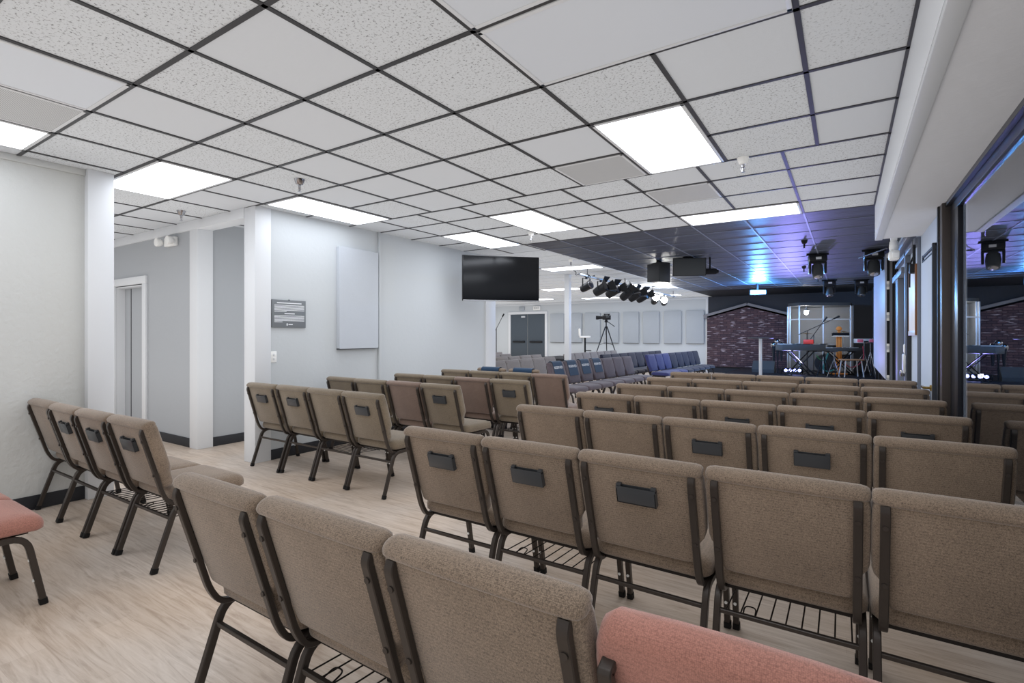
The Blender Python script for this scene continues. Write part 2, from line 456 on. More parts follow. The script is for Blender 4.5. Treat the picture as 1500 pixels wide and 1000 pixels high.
# right wall door with dark outline and brass lever
d3 = struct(MB().box(XR-.02, XR, 5.66, 6.46, 0, 2.05, .002).build('door_3', M['rightwall']))
MB().box(XR-.03, XR, 5.60, 5.65, 0, 2.13, .003).box(XR-.012, XR, 6.47, 6.51, 0, 2.13).box(XR-.012, XR, 5.60, 6.51, 2.065, 2.075).box(XR-.012, XR, 5.60, 6.51, 2.105, 2.125).build('door_frame', M['base'], d3)
b = MB(); b.lathe((XR-.02, 5.74, .885), [(.026, 0), (.026, -.012), (.012, -.014), (.012, -.055)], 14, 'x').sweep([(XR-.072, 5.73, .885), (XR-.072, 5.88, .885)], .02, .018)
b.build('door_lever', M['brass'], d3)
# seam, steel window frame and dark wall strip further down the right wall
trim(13, M['steel'], (XR-.03, XR, 6.72, 6.735, 0, 2.36), (XR-.05, XR, 7.75, 7.9, 0, 2.36), (XR-.07, XR, 8.55, 8.9, 0, 2.1))
trim(14, M['steel'], (XR-.05, XR, 6.75, 9.3, 2.30, 2.36), (XR-.08, XR, 6.9, 9.35, 2.42, 2.5), (XR-.08, XR, 7.9, 9.35, 2.1, 2.18))
trim(15, M['base'], (XR-.045, XR, 7.62, 7.7, 0, 2.2))

# ------------------------------------------------------------------ chairs
YO = -.345           # shifts the profile so that the chair's origin lies under its seat
def make_chair(fab, rack, card, group_name='stacking_chair'):
    root = empty('stacking_chair', (0, 0, 0))
    dirv = Vector((0, -.2838, .9589)); nrm = Vector((0, .9589, .2838)); o0 = Vector((0, .178+YO, .402))
    low = fab == 'pink'; L = .438 if low else .468; S0 = .052
    half = [(0, S0), (.16, S0), (.195, S0+.004), (.206, S0+.02), (.209, .09), (.212, .125), (.226, .155), (.240, .175), (.246, .2), (.2475, .25), (.2475, .36), (.246, L-.054), (.238, L-.026), (.222, L-.014), (.1, L-.013), (0, L-.013)]
    if low: half = half[:-6]+[(.2475, L-.09), (.243, L-.05), (.232, L-.018), (.21, L), (.1, L+.004), (0, L+.005)]
    outl = half+[(-x, y) for x, y in reversed(half[1:-1])]
    def fn(x, y, t_):
        bulge = .006*math.cos(math.pi*x/.55) if t_ > .05 else 0
        curve = .012*(1-((y/L)-.45)**2*4)*-1 if t_ <= .05 else 0
        return o0+dirv*y+nrm*(t_+bulge)+Vector((x, 0, 0))
    b = MB(); b.layered(outl, [(0, .014), (.004, .004), (.012, 0), (.05, 0), (.062, .006), (.069, .02), (.072, .05)] if not low else [(0, .03), (.003, .014), (.012, .004), (.03, 0), (.05, 0), (.066, .008), (.078, .024), (.082, .06)], fn)
    # rolled top edge
    rc = o0+dirv*(L-.02)+nrm*.031
    prof = [(-.247, .008), (-.244, .017), (-.236, .0225), (-.22, .0255), (-.1, .0265), (0, .0265), (.1, .0265), (.22, .0255), (.236, .0225), (.244, .017), (.247, .008)]
    rings = []
    for x, rr in prof:
        rings.append([rc+Vector((x, 0, 0))+(dirv*math.cos(2*math.pi*k/14)*.95+nrm*math.sin(2*math.pi*k/14)*1.5)*rr for k in range(14)])
    if not low: b.loft(rings)
    b.build('back_cushion', M[fab], root, 50)
    # seat
    b = MB()
    rings = []
    for z_, ins in [(.378, .035), (.382, .014), (.394, .002), (.417, 0), (.437, .005), (.452, .018), (.460, .045), (.464, .09)]:
        rings.append([Vector((x, y, z_-.012*max(0, (y-YO-.5)/.13)**2)) for x, y in rrect(.494-2*ins, .435-2*ins, max(.055-ins*.5, .02), 5, 0, .4225+YO)])
    b.loft(rings)
    b.build('seat', M[fab], root, 50)
    b = MB().box(-.2, .2, .235+YO, .58+YO, .362, .382); b.build('seat_board', M['metal_dark'], root)
    for sx in (-1, 1):
        x = sx*.213
        def P(s_, off): q = o0+dirv*s_+nrm*off; return (x, q.y, q.z)
        path = fillet([P(.432, .002) if not low else P(.362, .004), P(.415, -.011) if not low else P(.360, -.020), P(.03, -.011), (x, .20+YO, .362), (x, .36+YO, .36)], [.012 if not low else .002, .05, .05])
        fr = MB().sweep(path, .026, .02)
        for s_ in ((.37, .16) if not low else (.25, .14)):
            q = P(s_, -.0215); fr.lathe(q, [(.008, -.004), (.008, .002), (.004, .004)], 10, 'y', None)
        fr.build('back_frame', M['metal'], root)
        xl = sx*.229
        rear = fillet([(xl, .36+YO, .358), (xl, .222+YO, .358), (xl, .105+YO, .01)], .06)
        leg = MB().sweep(rear, .024, .028).build('leg', M['metal'], root)
        MB().sweep([(xl, .113+YO, .03), (xl, .104+YO, 0)], .029, .033).build('foot_cap', M['cap'], leg)
        front = fillet([(xl, .36+YO, .358), (xl, .565+YO, .358), (xl, .63+YO, .01)], .07)
        leg = MB().sweep(front, .024, .028).build('leg', M['metal'], root)
        MB().sweep([(xl, .626+YO, .03), (xl, .631+YO, 0)], .029, .033).build('foot_cap', M['cap'], leg)
        st = MB()
        for yy, zz in ((.606, .13), (.590, .235)): st.lathe((xl, yy+YO-.006, zz), [(.007, -.012), (.007, 0)], 8, 'y')
        st.build('glide_stud', M['whiteplastic'], leg)
    b = MB().sweep([(-.229, .196+YO, .285), (.229, .196+YO, .285)], .018, .016, Vector((0, 1, 0)))
    b.build('cross_bar', M['metal'], root)
    if rack:
        b = MB()
        for k in range(9):
            xx = -.2+.05*k; b.tube([(xx, .20+YO, .285), (xx, .50+YO, .27), (xx, .55+YO, .33)], .0028, 6)
        b.tube([(-.229, .50+YO, .268), (.229, .50+YO, .268)], .004, 6)
        b.tube(fillet([(-.14, .20+YO, .287), (-.14, .25+YO, .30), (-.10, .25+YO, .30), (-.10, .20+YO, .287)], .02, 4), .0028, 6)
        b.build('book_rack', M['metal_dark'], root)
    if card:
        w, h, d = .158, .072, .022
        base = o0+dirv*.325+nrm*-.001
        mm = Matrix.Translation(base) @ Matrix(((1, 0, 0, 0), (0, nrm.y, dirv.y, 0), (0, nrm.z, dirv.z, 0), (0, 0, 0, 1)))
        b = MB().box(-w/2, w/2, -d, -d+.004, -h/2, h/2, .001).box(-w/2, w/2, -d, 0, -h/2, -h/2+.004).box(-w/2, -w/2+.004, -d, 0, -h/2, h/2-.01).box(w/2-.004, w/2, -d, 0, -h/2, h/2-.01)
        b.box(-w/2, -w/2+.02, -d*.8, 0, h/2-.004, h/2+.008, .002).box(w/2-.02, w/2, -d*.8, 0, h/2-.004, h/2+.008, .002).box(-w/2, w/2, -.003, 0, -h/2, h/2)
        b.xf(mm); b.build('card_holder', M['holder'], root)
    return root
protos = {}
def chair(x, yb, label, fab='brown', rack=False, card=False, rz=0., group=None, cat='chair'):
    """x: centre, yb: rear edge of the back's top for a chair facing +Y; otherwise position of its origin"""
    k = (fab, rack, card)
    if k in protos: o = copy_tree(protos[k])
    else: o = protos[k] = make_chair(*k)
    jit = random.uniform(-.012, .012)
    if rz == 0: o.location = (x, yb-YO, 0); o.rotation_euler = (0, 0, jit)
    else: o.location = (x, yb, 0); o.rotation_euler = (0, 0, rz+jit)
    tag(o, label, cat, group); return o
ORD = ['leftmost', 'second-from-left', 'third-from-left', 'fourth-from-left', 'rightmost']
centre = [  # y of back, fabric per chair, racks, card holders, name of the row
    ('A', .803, 3, [0, 1, 1], [0, 0, 0], 'in the centre row nearest the camera'),
    ('B', 1.915, 5, [0, 1, 0, 1, 0], [1, 1, 1, 0, 0], 'in the second centre row from the camera'),
    ('C', 2.945, 5, [1, 0, 0, 0, 0], [0, 0, 1, 1, 0], 'in the third centre row from the camera'),
    ('D', 3.89, 5, [0, 1, 0, 1, 0], [1, 0, 1, 1, 1], 'in the fourth centre row from the camera'),
    ('E', 4.79, 5, [0, 0, 1, 0, 1], [0]*5, 'in the fifth centre row from the camera'),
    ('F', 5.72, 5, [0, 1, 0, 1, 0], [0]*5, 'in the sixth centre row from the camera'),
    ('G', 6.68, 5, [1, 0, 1, 0, 1], [0]*5, 'in the farthest centre row before the stage')]
for nm, yb, n, racks, cards, rowname in centre:
    for i in range(n):
        xc = (-1.722, -1.2055, -.669)[i] if nm == 'A' else -1.714+.5085*i if nm == 'B' else -1.676+.5095*i
        lab = '%s brown chair%s %s' % (ORD[i] if not (nm == 'A' and i == 2) else 'third-from-left', ' with card holder' if cards[i] else '', rowname)
        fab = 'brown'
        o = chair(xc, yb+random.uniform(-.012, .012), lab, fab, bool(racks[i]), bool(cards[i]), group='chairs of the centre block')
        o.scale.x = {'A': 1.075 if i else 1., 'B': 1.02}.get(nm, 1.02)
chair(-.143, .812, 'dusty pink fabric chair at the right end of the nearest row', 'pink', False, False, group=None).scale.x = 1.05
left = [
    ('L1', 1.20, [-4.995, -4.5, -4.005, -3.51], [0, 0, 1, 1], [0, 1, 1, 1], 'in the nearest left row against the textured wall', 'brown'),
    ('L2', 2.86, [-4.885, -4.392, -3.899, -3.405], [0, 0, 1, 0], [1, 1, 0, 1], 'in the left row starting at the white column', 'green_tint'),
    ('L3', 3.76, [-4.825, -4.333, -3.841, -3.348], [0, 1, 0, 1], [0, 0, 0, 1], 'in the left row below the pale acoustic panel', 'green_tint'),
    ('L4', 4.54, [-4.535, -4.042, -3.550, -3.057], [0, 1, 0, 1], [0, 0, 0, 1], 'in the fourth left row from the camera', 'green_tint'),
    ('L5', 5.47, [-4.545, -4.052, -3.560, -3.067], [0, 1, 0, 1], [0, 0, 0, 0], 'in the fifth left row below the television', 'green_tint')]
for nm, yb, xs, racks, cards, rowname, fab in left:
    for i, xc in enumerate(xs):
        lab = '%s brown chair%s %s' % (ORD[i] if i < 3 else 'rightmost', ' with card holder' if cards[i] else '', rowname)
        fb = 'russet' if (nm, i) in (('L3', 2), ('L4', 2), ('L5', 3)) else fab
        chair(xc, yb+random.uniform(-.015, .015), lab, fb, bool(racks[i]), bool(cards[i]), group='chairs of the left block')
l6 = [chair(-4.33, 6.02, 'left brown chair under a navy cover in the farthest left row', 'brown', group='chairs of the left block'),
      chair(-3.79, 6.04, 'right brown chair under a navy cover in the farthest left row', 'brown', group='chairs of the left block')]
# pink chairs at the left edge of the picture
pk = [chair(-3.62, .245, 'dusty pink chair cut off by the left edge, seat front showing', 'pink'),
      chair(-4.12, .245, 'second dusty pink chair at the left edge, only a front leg showing', 'pink')]

# side block: rows run along Y, seats face the stage side (+X)
def wing_row(x, y0, n, fabs, rowname, rz=R(-90), dx=0., group='chairs of the side block', step=.495):
    out = []
    for i in range(n):
        nth = ['nearest', 'second', 'third', 'fourth', 'fifth', 'sixth', 'seventh', 'eighth', 'ninth'][i]
        fb = fabs if isinstance(fabs, str) else fabs[i]
        cname = {'greych': 'grey', 'mauve': 'mauve grey', 'navy': 'navy', 'blue': 'blue'}[fb]  # navy and blue: stage shade and light put into the chair colour
        lab = '%s %s chair %s' % (nth, cname, rowname)
        out.append(chair(x+dx*i, y0+step*i, lab, fb, False, False, rz, group))
    return out
W1 = wing_row(-4.06, 8.0, 7, ['mauve']*7, 'from near end in the side row with navy covers', R(-94), .03)
W3 = wing_row(-3.78, 12.35, 8, ['blue', 'blue', 'blue', 'navy', 'navy', 'navy', 'navy', 'navy'], 'with light and shade painted in, front side row by the brick wall', R(-94), .03)
wing_row(-4.75, 11.9, 8, 'navy', 'with shade painted in, second row behind the blue-tinted chairs', R(-94), .03)
wing_row(-5.15, 7.75, 5, 'greych', 'in the grey side row right behind the covered row', R(-92))
wing_row(-6.05, 7.75, 7, 'greych', 'in the third grey side row from the front')
wing_row(-6.95, 7.75, 7, 'greych', 'in the fourth grey side row from the front')
wing_row(-7.85, 8.2, 8, 'greych', 'in the fifth grey side row from the front')
wing_row(-8.75, 8.2, 8, 'greych', 'in the rearmost grey side row before the double doors')
wing_row(-5.75, 11.9, 7, 'greych', 'in the grey row behind the shade-tinted chairs')
# navy cloth covers with lettering, hung over the chair backs
def cover(ch, label):
    root = empty('seat_back_cover', ch.location, ch.rotation_euler.z)
    dirv = Vector((0, -.2838, .9589)); nrm = Vector((0, .9589, .2838)); o0 = Vector((0, .178+YO, .402))
    w = .155
    prof = [(.27, -.016), (.40, -.016), (.425, -.022), (.455, -.021), (.483, -.006), (.4925, .03), (.484, .06), (.465, .0775), (.44, .083), (.40, .083), (.30, .084), (.19, .084)]
    b = MB(); rings = []
    for s_, o_ in prof:
        q = o0+dirv*s_+nrm*o_; rings.append([Vector((x, q.y, q.z)) for x in (-w, -.05, .05, w)])
    inner = []
    for (s_, o_) in prof:
        cs, co = .44, .03
        k = .004; q = o0+dirv*(s_+(k if s_ < .43 and False else 0)-(.003 if s_ > .45 else 0))+nrm*(o_-(.003 if o_ > .03 else -.003))
        inner.append([Vector((x, q.y, q.z)) for x in (w, .05, -.05, -w)])
    b.loft([a+c_ for a, c_ in zip(rings, inner)])
    b.build('cloth', M['cover'], root, 60)
    for off, s_, flip in ((.086, .36, 1), (-.0185, .37, -1)):
        q = o0+dirv*s_+nrm*off
        X = Vector((-1*flip, 0, 0)); Yv = dirv; Z = X.cross(Yv)
        m4 = Matrix.Translation(q) @ Matrix((( X.x, Yv.x, Z.x, 0), (X.y, Yv.y, Z.y, 0), (X.z, Yv.z, Z.z, 0), (0, 0, 0, 1)))
        text_mesh('lettering', 'RESERVED', .062, M['print'], root, m4)
    tag(root, label, 'seat cover', 'navy covers on chair backs'); return root
for i, nm in enumerate(('nearest', 'second', 'third', 'fourth')):
    cover(W1[i], '%s navy cloth cover with white lettering along the mauve side row' % nm)
cover(l6[0], 'navy cloth cover on the left chair of the farthest left row')
cover(l6[1], 'navy cloth cover on the right chair of the farthest left row')

# ------------------------------------------------------------------ ceiling lights and fittings
def ceiling_light(x0, x1, y0, y1, label, lit=True):
    root = empty('ceiling_light', ((x0+x1)/2, (y0+y1)/2, CE)); hx, hy = (x1-x0)/2-.012, (y1-y0)/2-.012
    b = MB(); e = .022
    for q in ((-hx, hx, -hy, -hy+e), (-hx, hx, hy-e, hy), (-hx, -hx+e, -hy, hy), (hx-e, hx, -hy, hy)): b.box(*q, -.012, -.001, .002)
    b.build('frame', M['lampframe'], root)
    MB().box(-hx+e, hx-e, -hy+e, hy-e, -.009, -.002).build('diffuser', M['lampwhite'] if lit else M['lampoff'], root)
    tag(root, label, 'ceiling light', 'lit ceiling panels' if lit else 'unlit ceiling panels'); return root
G = lambda j: -1.395-.61*j
J = lambda i: 1.822+.61*i
ceiling_light(G(0), G(-1), J(2), J(4), 'largest lit ceiling panel, right of centre above the centre rows')
ceiling_light(G(7), G(5), J(0), J(1), 'lit ceiling panel beside the white wall pier at the hall opening')
ceiling_light(G(6), G(5), J(2), J(4), 'lit ceiling panel along the left wall above the acoustic panel')
ceiling_light(G(6), G(5), J(-3), J(-1), 'lit ceiling panel cut by the left edge above the textured wall')
ceiling_light(-3.45, -2.84, 4.75, 5.95, 'lit ceiling panel in the middle of the white ceiling')
ceiling_light(-4.67, -4.06, 5.35, 6.55, 'lit ceiling panel just above the television')
ceiling_light(-1.62, -.40, 5.95, 6.55, 'long lit ceiling panel bordering the black ceiling')
ceiling_light(-5.28, -4.06, 9.1, 9.65, 'lit ceiling panel just right of the television, before the white post')
ceiling_light(-7.72, -6.5, 13.3, 13.9, 'lit side room ceiling panel behind the white post')
ceiling_light(-8.3, -6.9, 17.3, 17.9, 'lit side room ceiling panel near the back wall behind stage lamps')
ceiling_light(-10.16, -8.94, 13.3, 13.9, 'lit side room ceiling panel touching the right edge of the television')
ceiling_light(-10.6, -9.3, 16.7, 17.3, 'lit side room ceiling panel near the double doors')
ceiling_light(-5.9, -4.68, 17.3, 17.9, 'lit side room ceiling panel at the black ceiling edge by the back wall')
ceiling_light(-5.28, -4.06, 13.3, 13.9, 'lit side room ceiling panel above the stage lamp pipe')
# lamps of the same room behind and beside the camera (outside the frame)
ceiling_light(G(-1), G(-2), J(-3), J(-1), 'lit ceiling panel right above the camera')
ceiling_light(G(10), G(9), J(-3), J(-1), 'lit ceiling panel inside the side hall')
ceiling_light(-9.5, -8.28, 9.0, 9.6, 'lit side room ceiling panel hidden behind the main wall')
# unlit ones
ceiling_light(G(0), G(-2), J(0), J(1), 'large unlit ceiling panel at the top of the picture', False)
ceiling_light(G(0), G(-2), J(-1), J(0), 'unlit ceiling panel with slotted edge at the top edge', False)
ceiling_light(G(4), G(3), J(-3), J(-1), 'unlit ceiling panel cut by the left edge', False)
def ceiling_vent(x0, x1, y0, y1, label):
    root = empty('ceiling_vent', ((x0+x1)/2, (y0+y1)/2, CE)); hx, hy = (x1-x0)/2-.012, (y1-y0)/2-.012
    b = MB()
    for q in ((-hx, hx, -hy, -hy+.02), (-hx, hx, hy-.02, hy), (-hx, -hx+.02, -hy, hy), (hx-.02, hx, -hy, hy)): b.box(*q, -.01, -.001, .002)
    b.build('frame', M['lampframe'], root); MB().box(-hx+.02, hx-.02, -hy+.02, hy-.02, -.007, -.002).build('face', M['vent'], root)
    tag(root, label, 'vent', 'perforated ceiling vents')
ceiling_vent(G(5), G(4), J(-3), J(-1), 'perforated grey ceiling vent at the left edge between two panels')
ceiling_vent(G(1), G(0), J(3), J(4), 'perforated grey ceiling vent left of the largest lit panel')
ceiling_vent(-1.62, -1.01, 4.75, 5.35, 'perforated grey ceiling vent between largest and long lit panels')
def sprinkler(x, y, label, m='chrome', cup=True):
    root = empty('fire_sprinkler', (x, y, CE))
    MB().lathe((0, 0, 0), [(.045, -.001), (.042, -.01), (.03, -.045), (.022, -.05)], 18).build('cup', M[m if not m == 'white' else 'whiteplastic'], root)
    b = MB().lathe((0, 0, 0), [(.012, -.045), (.012, -.075), (.006, -.08), (.006, -.105), (.016, -.107), (.016, -.111)], 12)
    b.tube([(.011, 0, -.07), (.014, 0, -.09), (.004, 0, -.106)], .003, 6).tube([(-.011, 0, -.07), (-.014, 0, -.09), (-.004, 0, -.106)], .003, 6)
    b.build('head', M['chrome' if m != 'black' else 'black'], root)
    tag(root, label, 'sprinkler', 'ceiling sprinklers')
sprinkler(-4.0, 2.74, 'chrome fire sprinkler left of the lit panel above the acoustic panel')
sprinkler(-6.1, 2.73, 'chrome fire sprinkler in the hall near the header trim')
sprinkler(-.665, 4.26, 'white cupped fire sprinkler right of the largest lit panel', 'white')
sprinkler(-3.5, 5.83, 'fire sprinkler between the two lit panels before the television', 'white')
sprinkler(-3.95+-.2, 8.3, 'fire sprinkler above the side room panel right of the television', 'white')
sprinkler(-.51, 8.48, 'nearest black fire sprinkler on the black ceiling', 'black')
sprinkler(-.71, 11.7, 'second black fire sprinkler on the black ceiling left of the moving head', 'black')
sprinkler(-.57, 14.1, 'farthest black fire sprinkler on the black ceiling below the moving head', 'black')
sprinkler(-4.6, 12.2, 'fire sprinkler above the middle of the stage lamp pipe', 'white')

# ------------------------------------------------------------------ things on the left wall
# acoustic panel
p = MB(); p.layered(rrect(.62, 1.25, .012, 3), [(0, 0), (.05, 0), (.056, .004)], lambda x, y, t_: Vector((t_, -x, y)))
o = p.build('acoustic_panel', M['panel']); o.location = (-5.199, 4.375, 1.80)
tag(o, 'large pale grey fabric acoustic panel on the main left wall', 'acoustic panel')
MB().box(0, .052, -.31, .31, -.632, -.618).build('bottom_edge', M['charcoal'], o)
# plaque
pl = empty('wall_plaque', (-5.2, 3.425, 1.58)); w_, h_ = .205, .152
MB().box(0, .018, -w_, w_, -h_, h_, .002).build('board', M['plaque'], pl)
b = MB(); x = .0185
def line(y0, y1, z, hh=.004): b.box(x, x+.0008, y0, y1, z-hh, z+hh)
line(-.15, .15, .118, .005)
for k in range(6): line(-.18, .185-(.0 if k < 5 else .22), .093-.0135*k, .003)
line(-.06, .065, .002, .005)
for k in range(6): line(-.18, .185-(.0 if k < 5 else .27), -.022-.0135*k, .003)
b.box(x, x+.0008, -.035, -.022, -.13, -.105).box(x, x+.0008, -.012, .04, -.122, -.112)
b.build('printed_lines', M['print'], pl)
MB().lathe((.01, 0, h_), [(.009, -.004), (.009, .006), (.003, .008)], 10, 'z').build('hook', M['black'], pl)
tag(pl, 'grey plaque with white printed lines on the wall beside the column', 'plaque')
# light switch plate
sw = empty('switch_plate', (-5.2, 3.245, 1.11))
MB().box(0, .007, -.036, .036, -.06, .06, .003).build('plate', M['whiteplastic'], sw)
for zz in (.022, -.022): MB().box(.007, .012, -.01, .01, zz-.012, zz+.012, .002).build('toggle', M['lampframe'], sw)
tag(sw, 'white switch plate on the main wall right of the white column', 'switch')
# hall emergency light
em = empty('emergency_light', (-7.02, 3.05, 2.50))
MB().box(-.13, .13, -.055, 0, -.055, .055, .012).build('housing', M['whiteplastic'], em)
for sx in (-.17, .12):
    b = MB(); b.lathe((sx, -.075, .0), [(.025, .03), (.045, .0), (.055, -.04), (.05, -.05)], 16, 'y'); b.build('lamp_head', M['whiteplastic'], em)
tag(em, 'white emergency light high on the hall wall', 'emergency light')
# television on a swing arm
pa, pb = Vector((-4.83, 6.04, 0)), Vector((-4.02, 6.93, 0))
mid = (pa+pb)/2; ang = math.atan2(pb.y-pa.y, pb.x-pa.x)
tv = empty('television', (mid.x, mid.y, 2.205), ang)
W_ = (pb-pa).length/2; hh = .345
MB().box(-W_, W_, -.02, .03, -hh, hh, .006).build('bezel', M['tvframe'], tv)
MB().box(-W_+.012, W_-.012, -.022, -.019, -hh+.025, hh-.012).build('screen', M['screen'], tv)
MB().box(-W_*.6, W_*.6, .03, .07, -.2, .2, .02).build('rear_housing', M['plastic'], tv)
MB().box(-W_+.01, W_-.01, -.024, -.018, -hh+.004, -hh+.014).build('lower_rim', M['alu'], tv)
wl = tv.matrix_basis.copy()
b = MB().sweep([(0, .07, 0), (-.1, .30, 0)], .06, .03, Vector((0, 0, 1))).sweep([(-.1, .30, 0), (-.30, .62, 0)], .06, .03, Vector((0, 0, 1)))
b.build('swing_arm', M['plastic'], tv)
tag(tv, 'large black wall-mounted television angled out from the left wall', 'television')

# ------------------------------------------------------------------ side room
# acoustic panels on the back wall
xs = [(807, 827), (836, 853), (857.5, 880), (885, 907), (913.5, 936.5), (942.7, 966.5), (973.4, 998.7), (1005.6, 1031.7)]
def xat(x_):
    r = (x_-750)/FPX; s, c_ = math.sin(YAW), math.cos(YAW); return (-s+r*c_)/(c_+r*s)*YB
names = ['just right of the double doors', 'just right of the white post', 'behind the white stool', 'behind the video camera', 'fourth from the brick wall', 'third from the brick wall', 'second from the brick wall', 'next to the brick wall']
for (a, b_), nm in zip(xs, names):
    X0, X1 = xat(a), xat(b_)
    o = MB().box(-(X1-X0)/2, (X1-X0)/2, -.06, 0, -.60, .60, .008).build('acoustic_panel', M['panelfar'])
    o.location = ((X0+X1)/2, YB-.025, 1.63); tag(o, 'grey acoustic panel on the back wall %s' % nm, 'acoustic panel', 'acoustic panels on the back wall')
    MB().box(-(X1-X0)/2, (X1-X0)/2, -.055, -.002, -.612, -.60).build('bottom_edge', M['charcoal'], o)
# white post
po = MB().box(-5.33, -5.21, 10.33, 10.45, 0, CE, .006).build('trim_16', M['white']); struct(po)
# exit sign and grey box over doors
ex = empty('exit_sign', (-11.27, YB, 2.50)); MB().box(-.17, .17, -.06, 0, -.09, .09, .008).build('box', M['whiteplastic'], ex)
text_mesh('lettering', 'EXIT', .13, M['plaque'], ex, Matrix.Translation((0, -.0615, 0)) @ Euler((R(90), 0, 0)).to_matrix().to_4x4())
tag(ex, 'white exit sign above the dark double doors', 'sign')
bx = MB().box(-.14, .14, -.05, 0, -.08, .08, .01).build('junction_box', M['panelfar']); bx.location = (-12.05, YB, 2.5); tag(bx, 'grey box on the back wall left of the exit sign', 'box')
# platform, stool, video camera
pf = MB().box(-9.8, -6.2, 16.0, 18.6, 0, .5, .01).build('camera_platform', M['frost']); tag(pf, 'low dark platform carrying the video camera and white stool', 'platform')
sp = px(857, 492, 17.6)
st = empty('bar_stool', (sp.x, sp.y, .5), R(-60))
b = MB(); b.layered(rrect(.40, .38, .08, 5), [(.0, .04), (.012, .01), (.04, 0), (.06, .01), (.068, .04)], lambda x, y, t_: Vector((x, y, .74+t_))); b.build('seat', M['whiteplastic'], st)
b = MB(); b.layered(rrect(.40, .26, .07, 5), [(0, .02), (.015, 0), (.04, 0), (.05, .02)], lambda x, y, t_: Vector((x, -.2+.05-t_-.2*(y+.13)*.3, .93+y))); b.build('backrest', M['whiteplastic'], st)
MB().tube([(0, 0, .03), (0, 0, .74)], .03, 12).build('pole', M['black'], st)
MB().lathe((0, 0, 0), [(.2, 0), (.2, .012), (.05, .03), (.03, .04)], 24).build('base', M['chrome'], st)
MB().tube(fillet([(0, .02, .3), (-.13, .1, .3), (-.13, .2, .3), (.13, .2, .3), (.13, .1, .3), (0, .02, .3)], .06), .012, 8).build('footrest', M['black'], st)
tag(st, 'white bar stool on a black pole beside the video camera', 'stool')
cp = px(888, 466, 17.3)
tr = empty('camera_tripod', (cp.x, cp.y, .5), R(20))
zt = cp.z-.5
MB().tube([(0, 0, zt-.55), (0, 0, zt-.12)], .02, 10).lathe((0, 0, zt-.14), [(.05, 0), (.06, .03), (.04, .07), (.05, .09)], 14).build('column', M['plastic'], tr)
for k in range(3):
    a = R(90+120*k); MB().tube([(.03*math.cos(a), .03*math.sin(a), zt-.28), (.46*math.cos(a), .46*math.sin(a), .0)], .02, 8, .013).build('leg', M['plastic'], tr)
for k in range(3):
    a = R(90+120*k); MB().tube([(0, 0, .58), (.23*math.cos(a), .23*math.sin(a), .52)], .008, 6).build('spreader', M['plastic'], tr)
MB().tube([(0, 0, zt-.08), (.28, -.05, zt-.28)], .012, 8).build('pan_handle', M['plastic'], tr)
tag(tr, 'black tripod standing before the acoustic panels at the back', 'tripod')
vc = empty('video_camera', (cp.x, cp.y, cp.z-.05), R(100))
MB().box(-.06, .06, -.15, .12, 0, .15, .015).box(-.03, .03, -.13, .08, .17, .2, .01).box(-.02, .02, -.1, -.07, .15, .18).box(-.02, .02, .03, .06, .15, .18).build('body', M['plastic'], vc)
MB().lathe((0, .12, .075), [(.045, 0), (.05, .1), (.065, .16), (.065, .22), (.055, .222)], 18, 'y').build('lens', M['plastic'], vc)
MB().box(-.12, -.06, -.12, -.02, .06, .13, .006).build('viewfinder', M['charcoal'], vc)
tag(vc, 'black video camera mounted on the tripod', 'camera')
ms = empty('microphone_stand', (px(727, 500, 17.2).x, px(727, 500, 17.2).y, 0), 0)
MB().lathe((0, 0, 0), [(.14, 0), (.14, .012), (.03, .03)], 20).build('base', M['black'], ms)
MB().tube([(0, 0, .02), (0, 0, 1.55)], .014, 8).build('pole', M['black'], ms)
MB().tube([(-.12, 0, 1.35), (.25, 0, 1.95)], .009, 8).build('boom', M['black'], ms)
MB().tube([(.25, 0, 1.95), (.31, 0, 2.04)], .025, 10).build('microphone', M['black'], ms)
tag(ms, 'black microphone stand with boom left of the double doors', 'microphone stand')

# stage lamp pipe
pipe_p0, pipe_p1 = px(846, 403, 10.1), px(985, 437, 15.6)
pz = 2.54; X0 = -4.42
pr = empty('lighting_pipe', (X0, 9.2, pz))
MB().tube([(0, 0, 0), (-.1, 7.2, 0)], .026, 10).build('pipe', M['alu'], pr)
for yy in (.4, 2.6, 4.8, 6.9): MB().tube([(-.1*yy/7.2, yy, .02), (-.1*yy/7.2, yy, CE-pz)], .008, 6).box(-.1*yy/7.2-.03, -.1*yy/7.2+.03, yy-.02, yy+.02, -.03, .035, .004).build('hanger', M['black'], pr)
b = MB(); rng = random.Random(3)
pts = []
for k in range(26):
    yy = -.25+.045*k; pts.append((.03*math.sin(k*1.3), yy, .01+.035*math.cos(k*.9)))
b.tube(pts, .007, 6); b.build('cable', M['black'], pr)
tag(pr, 'white pipe hung below the ceiling carrying stage lamps', 'lighting pipe')
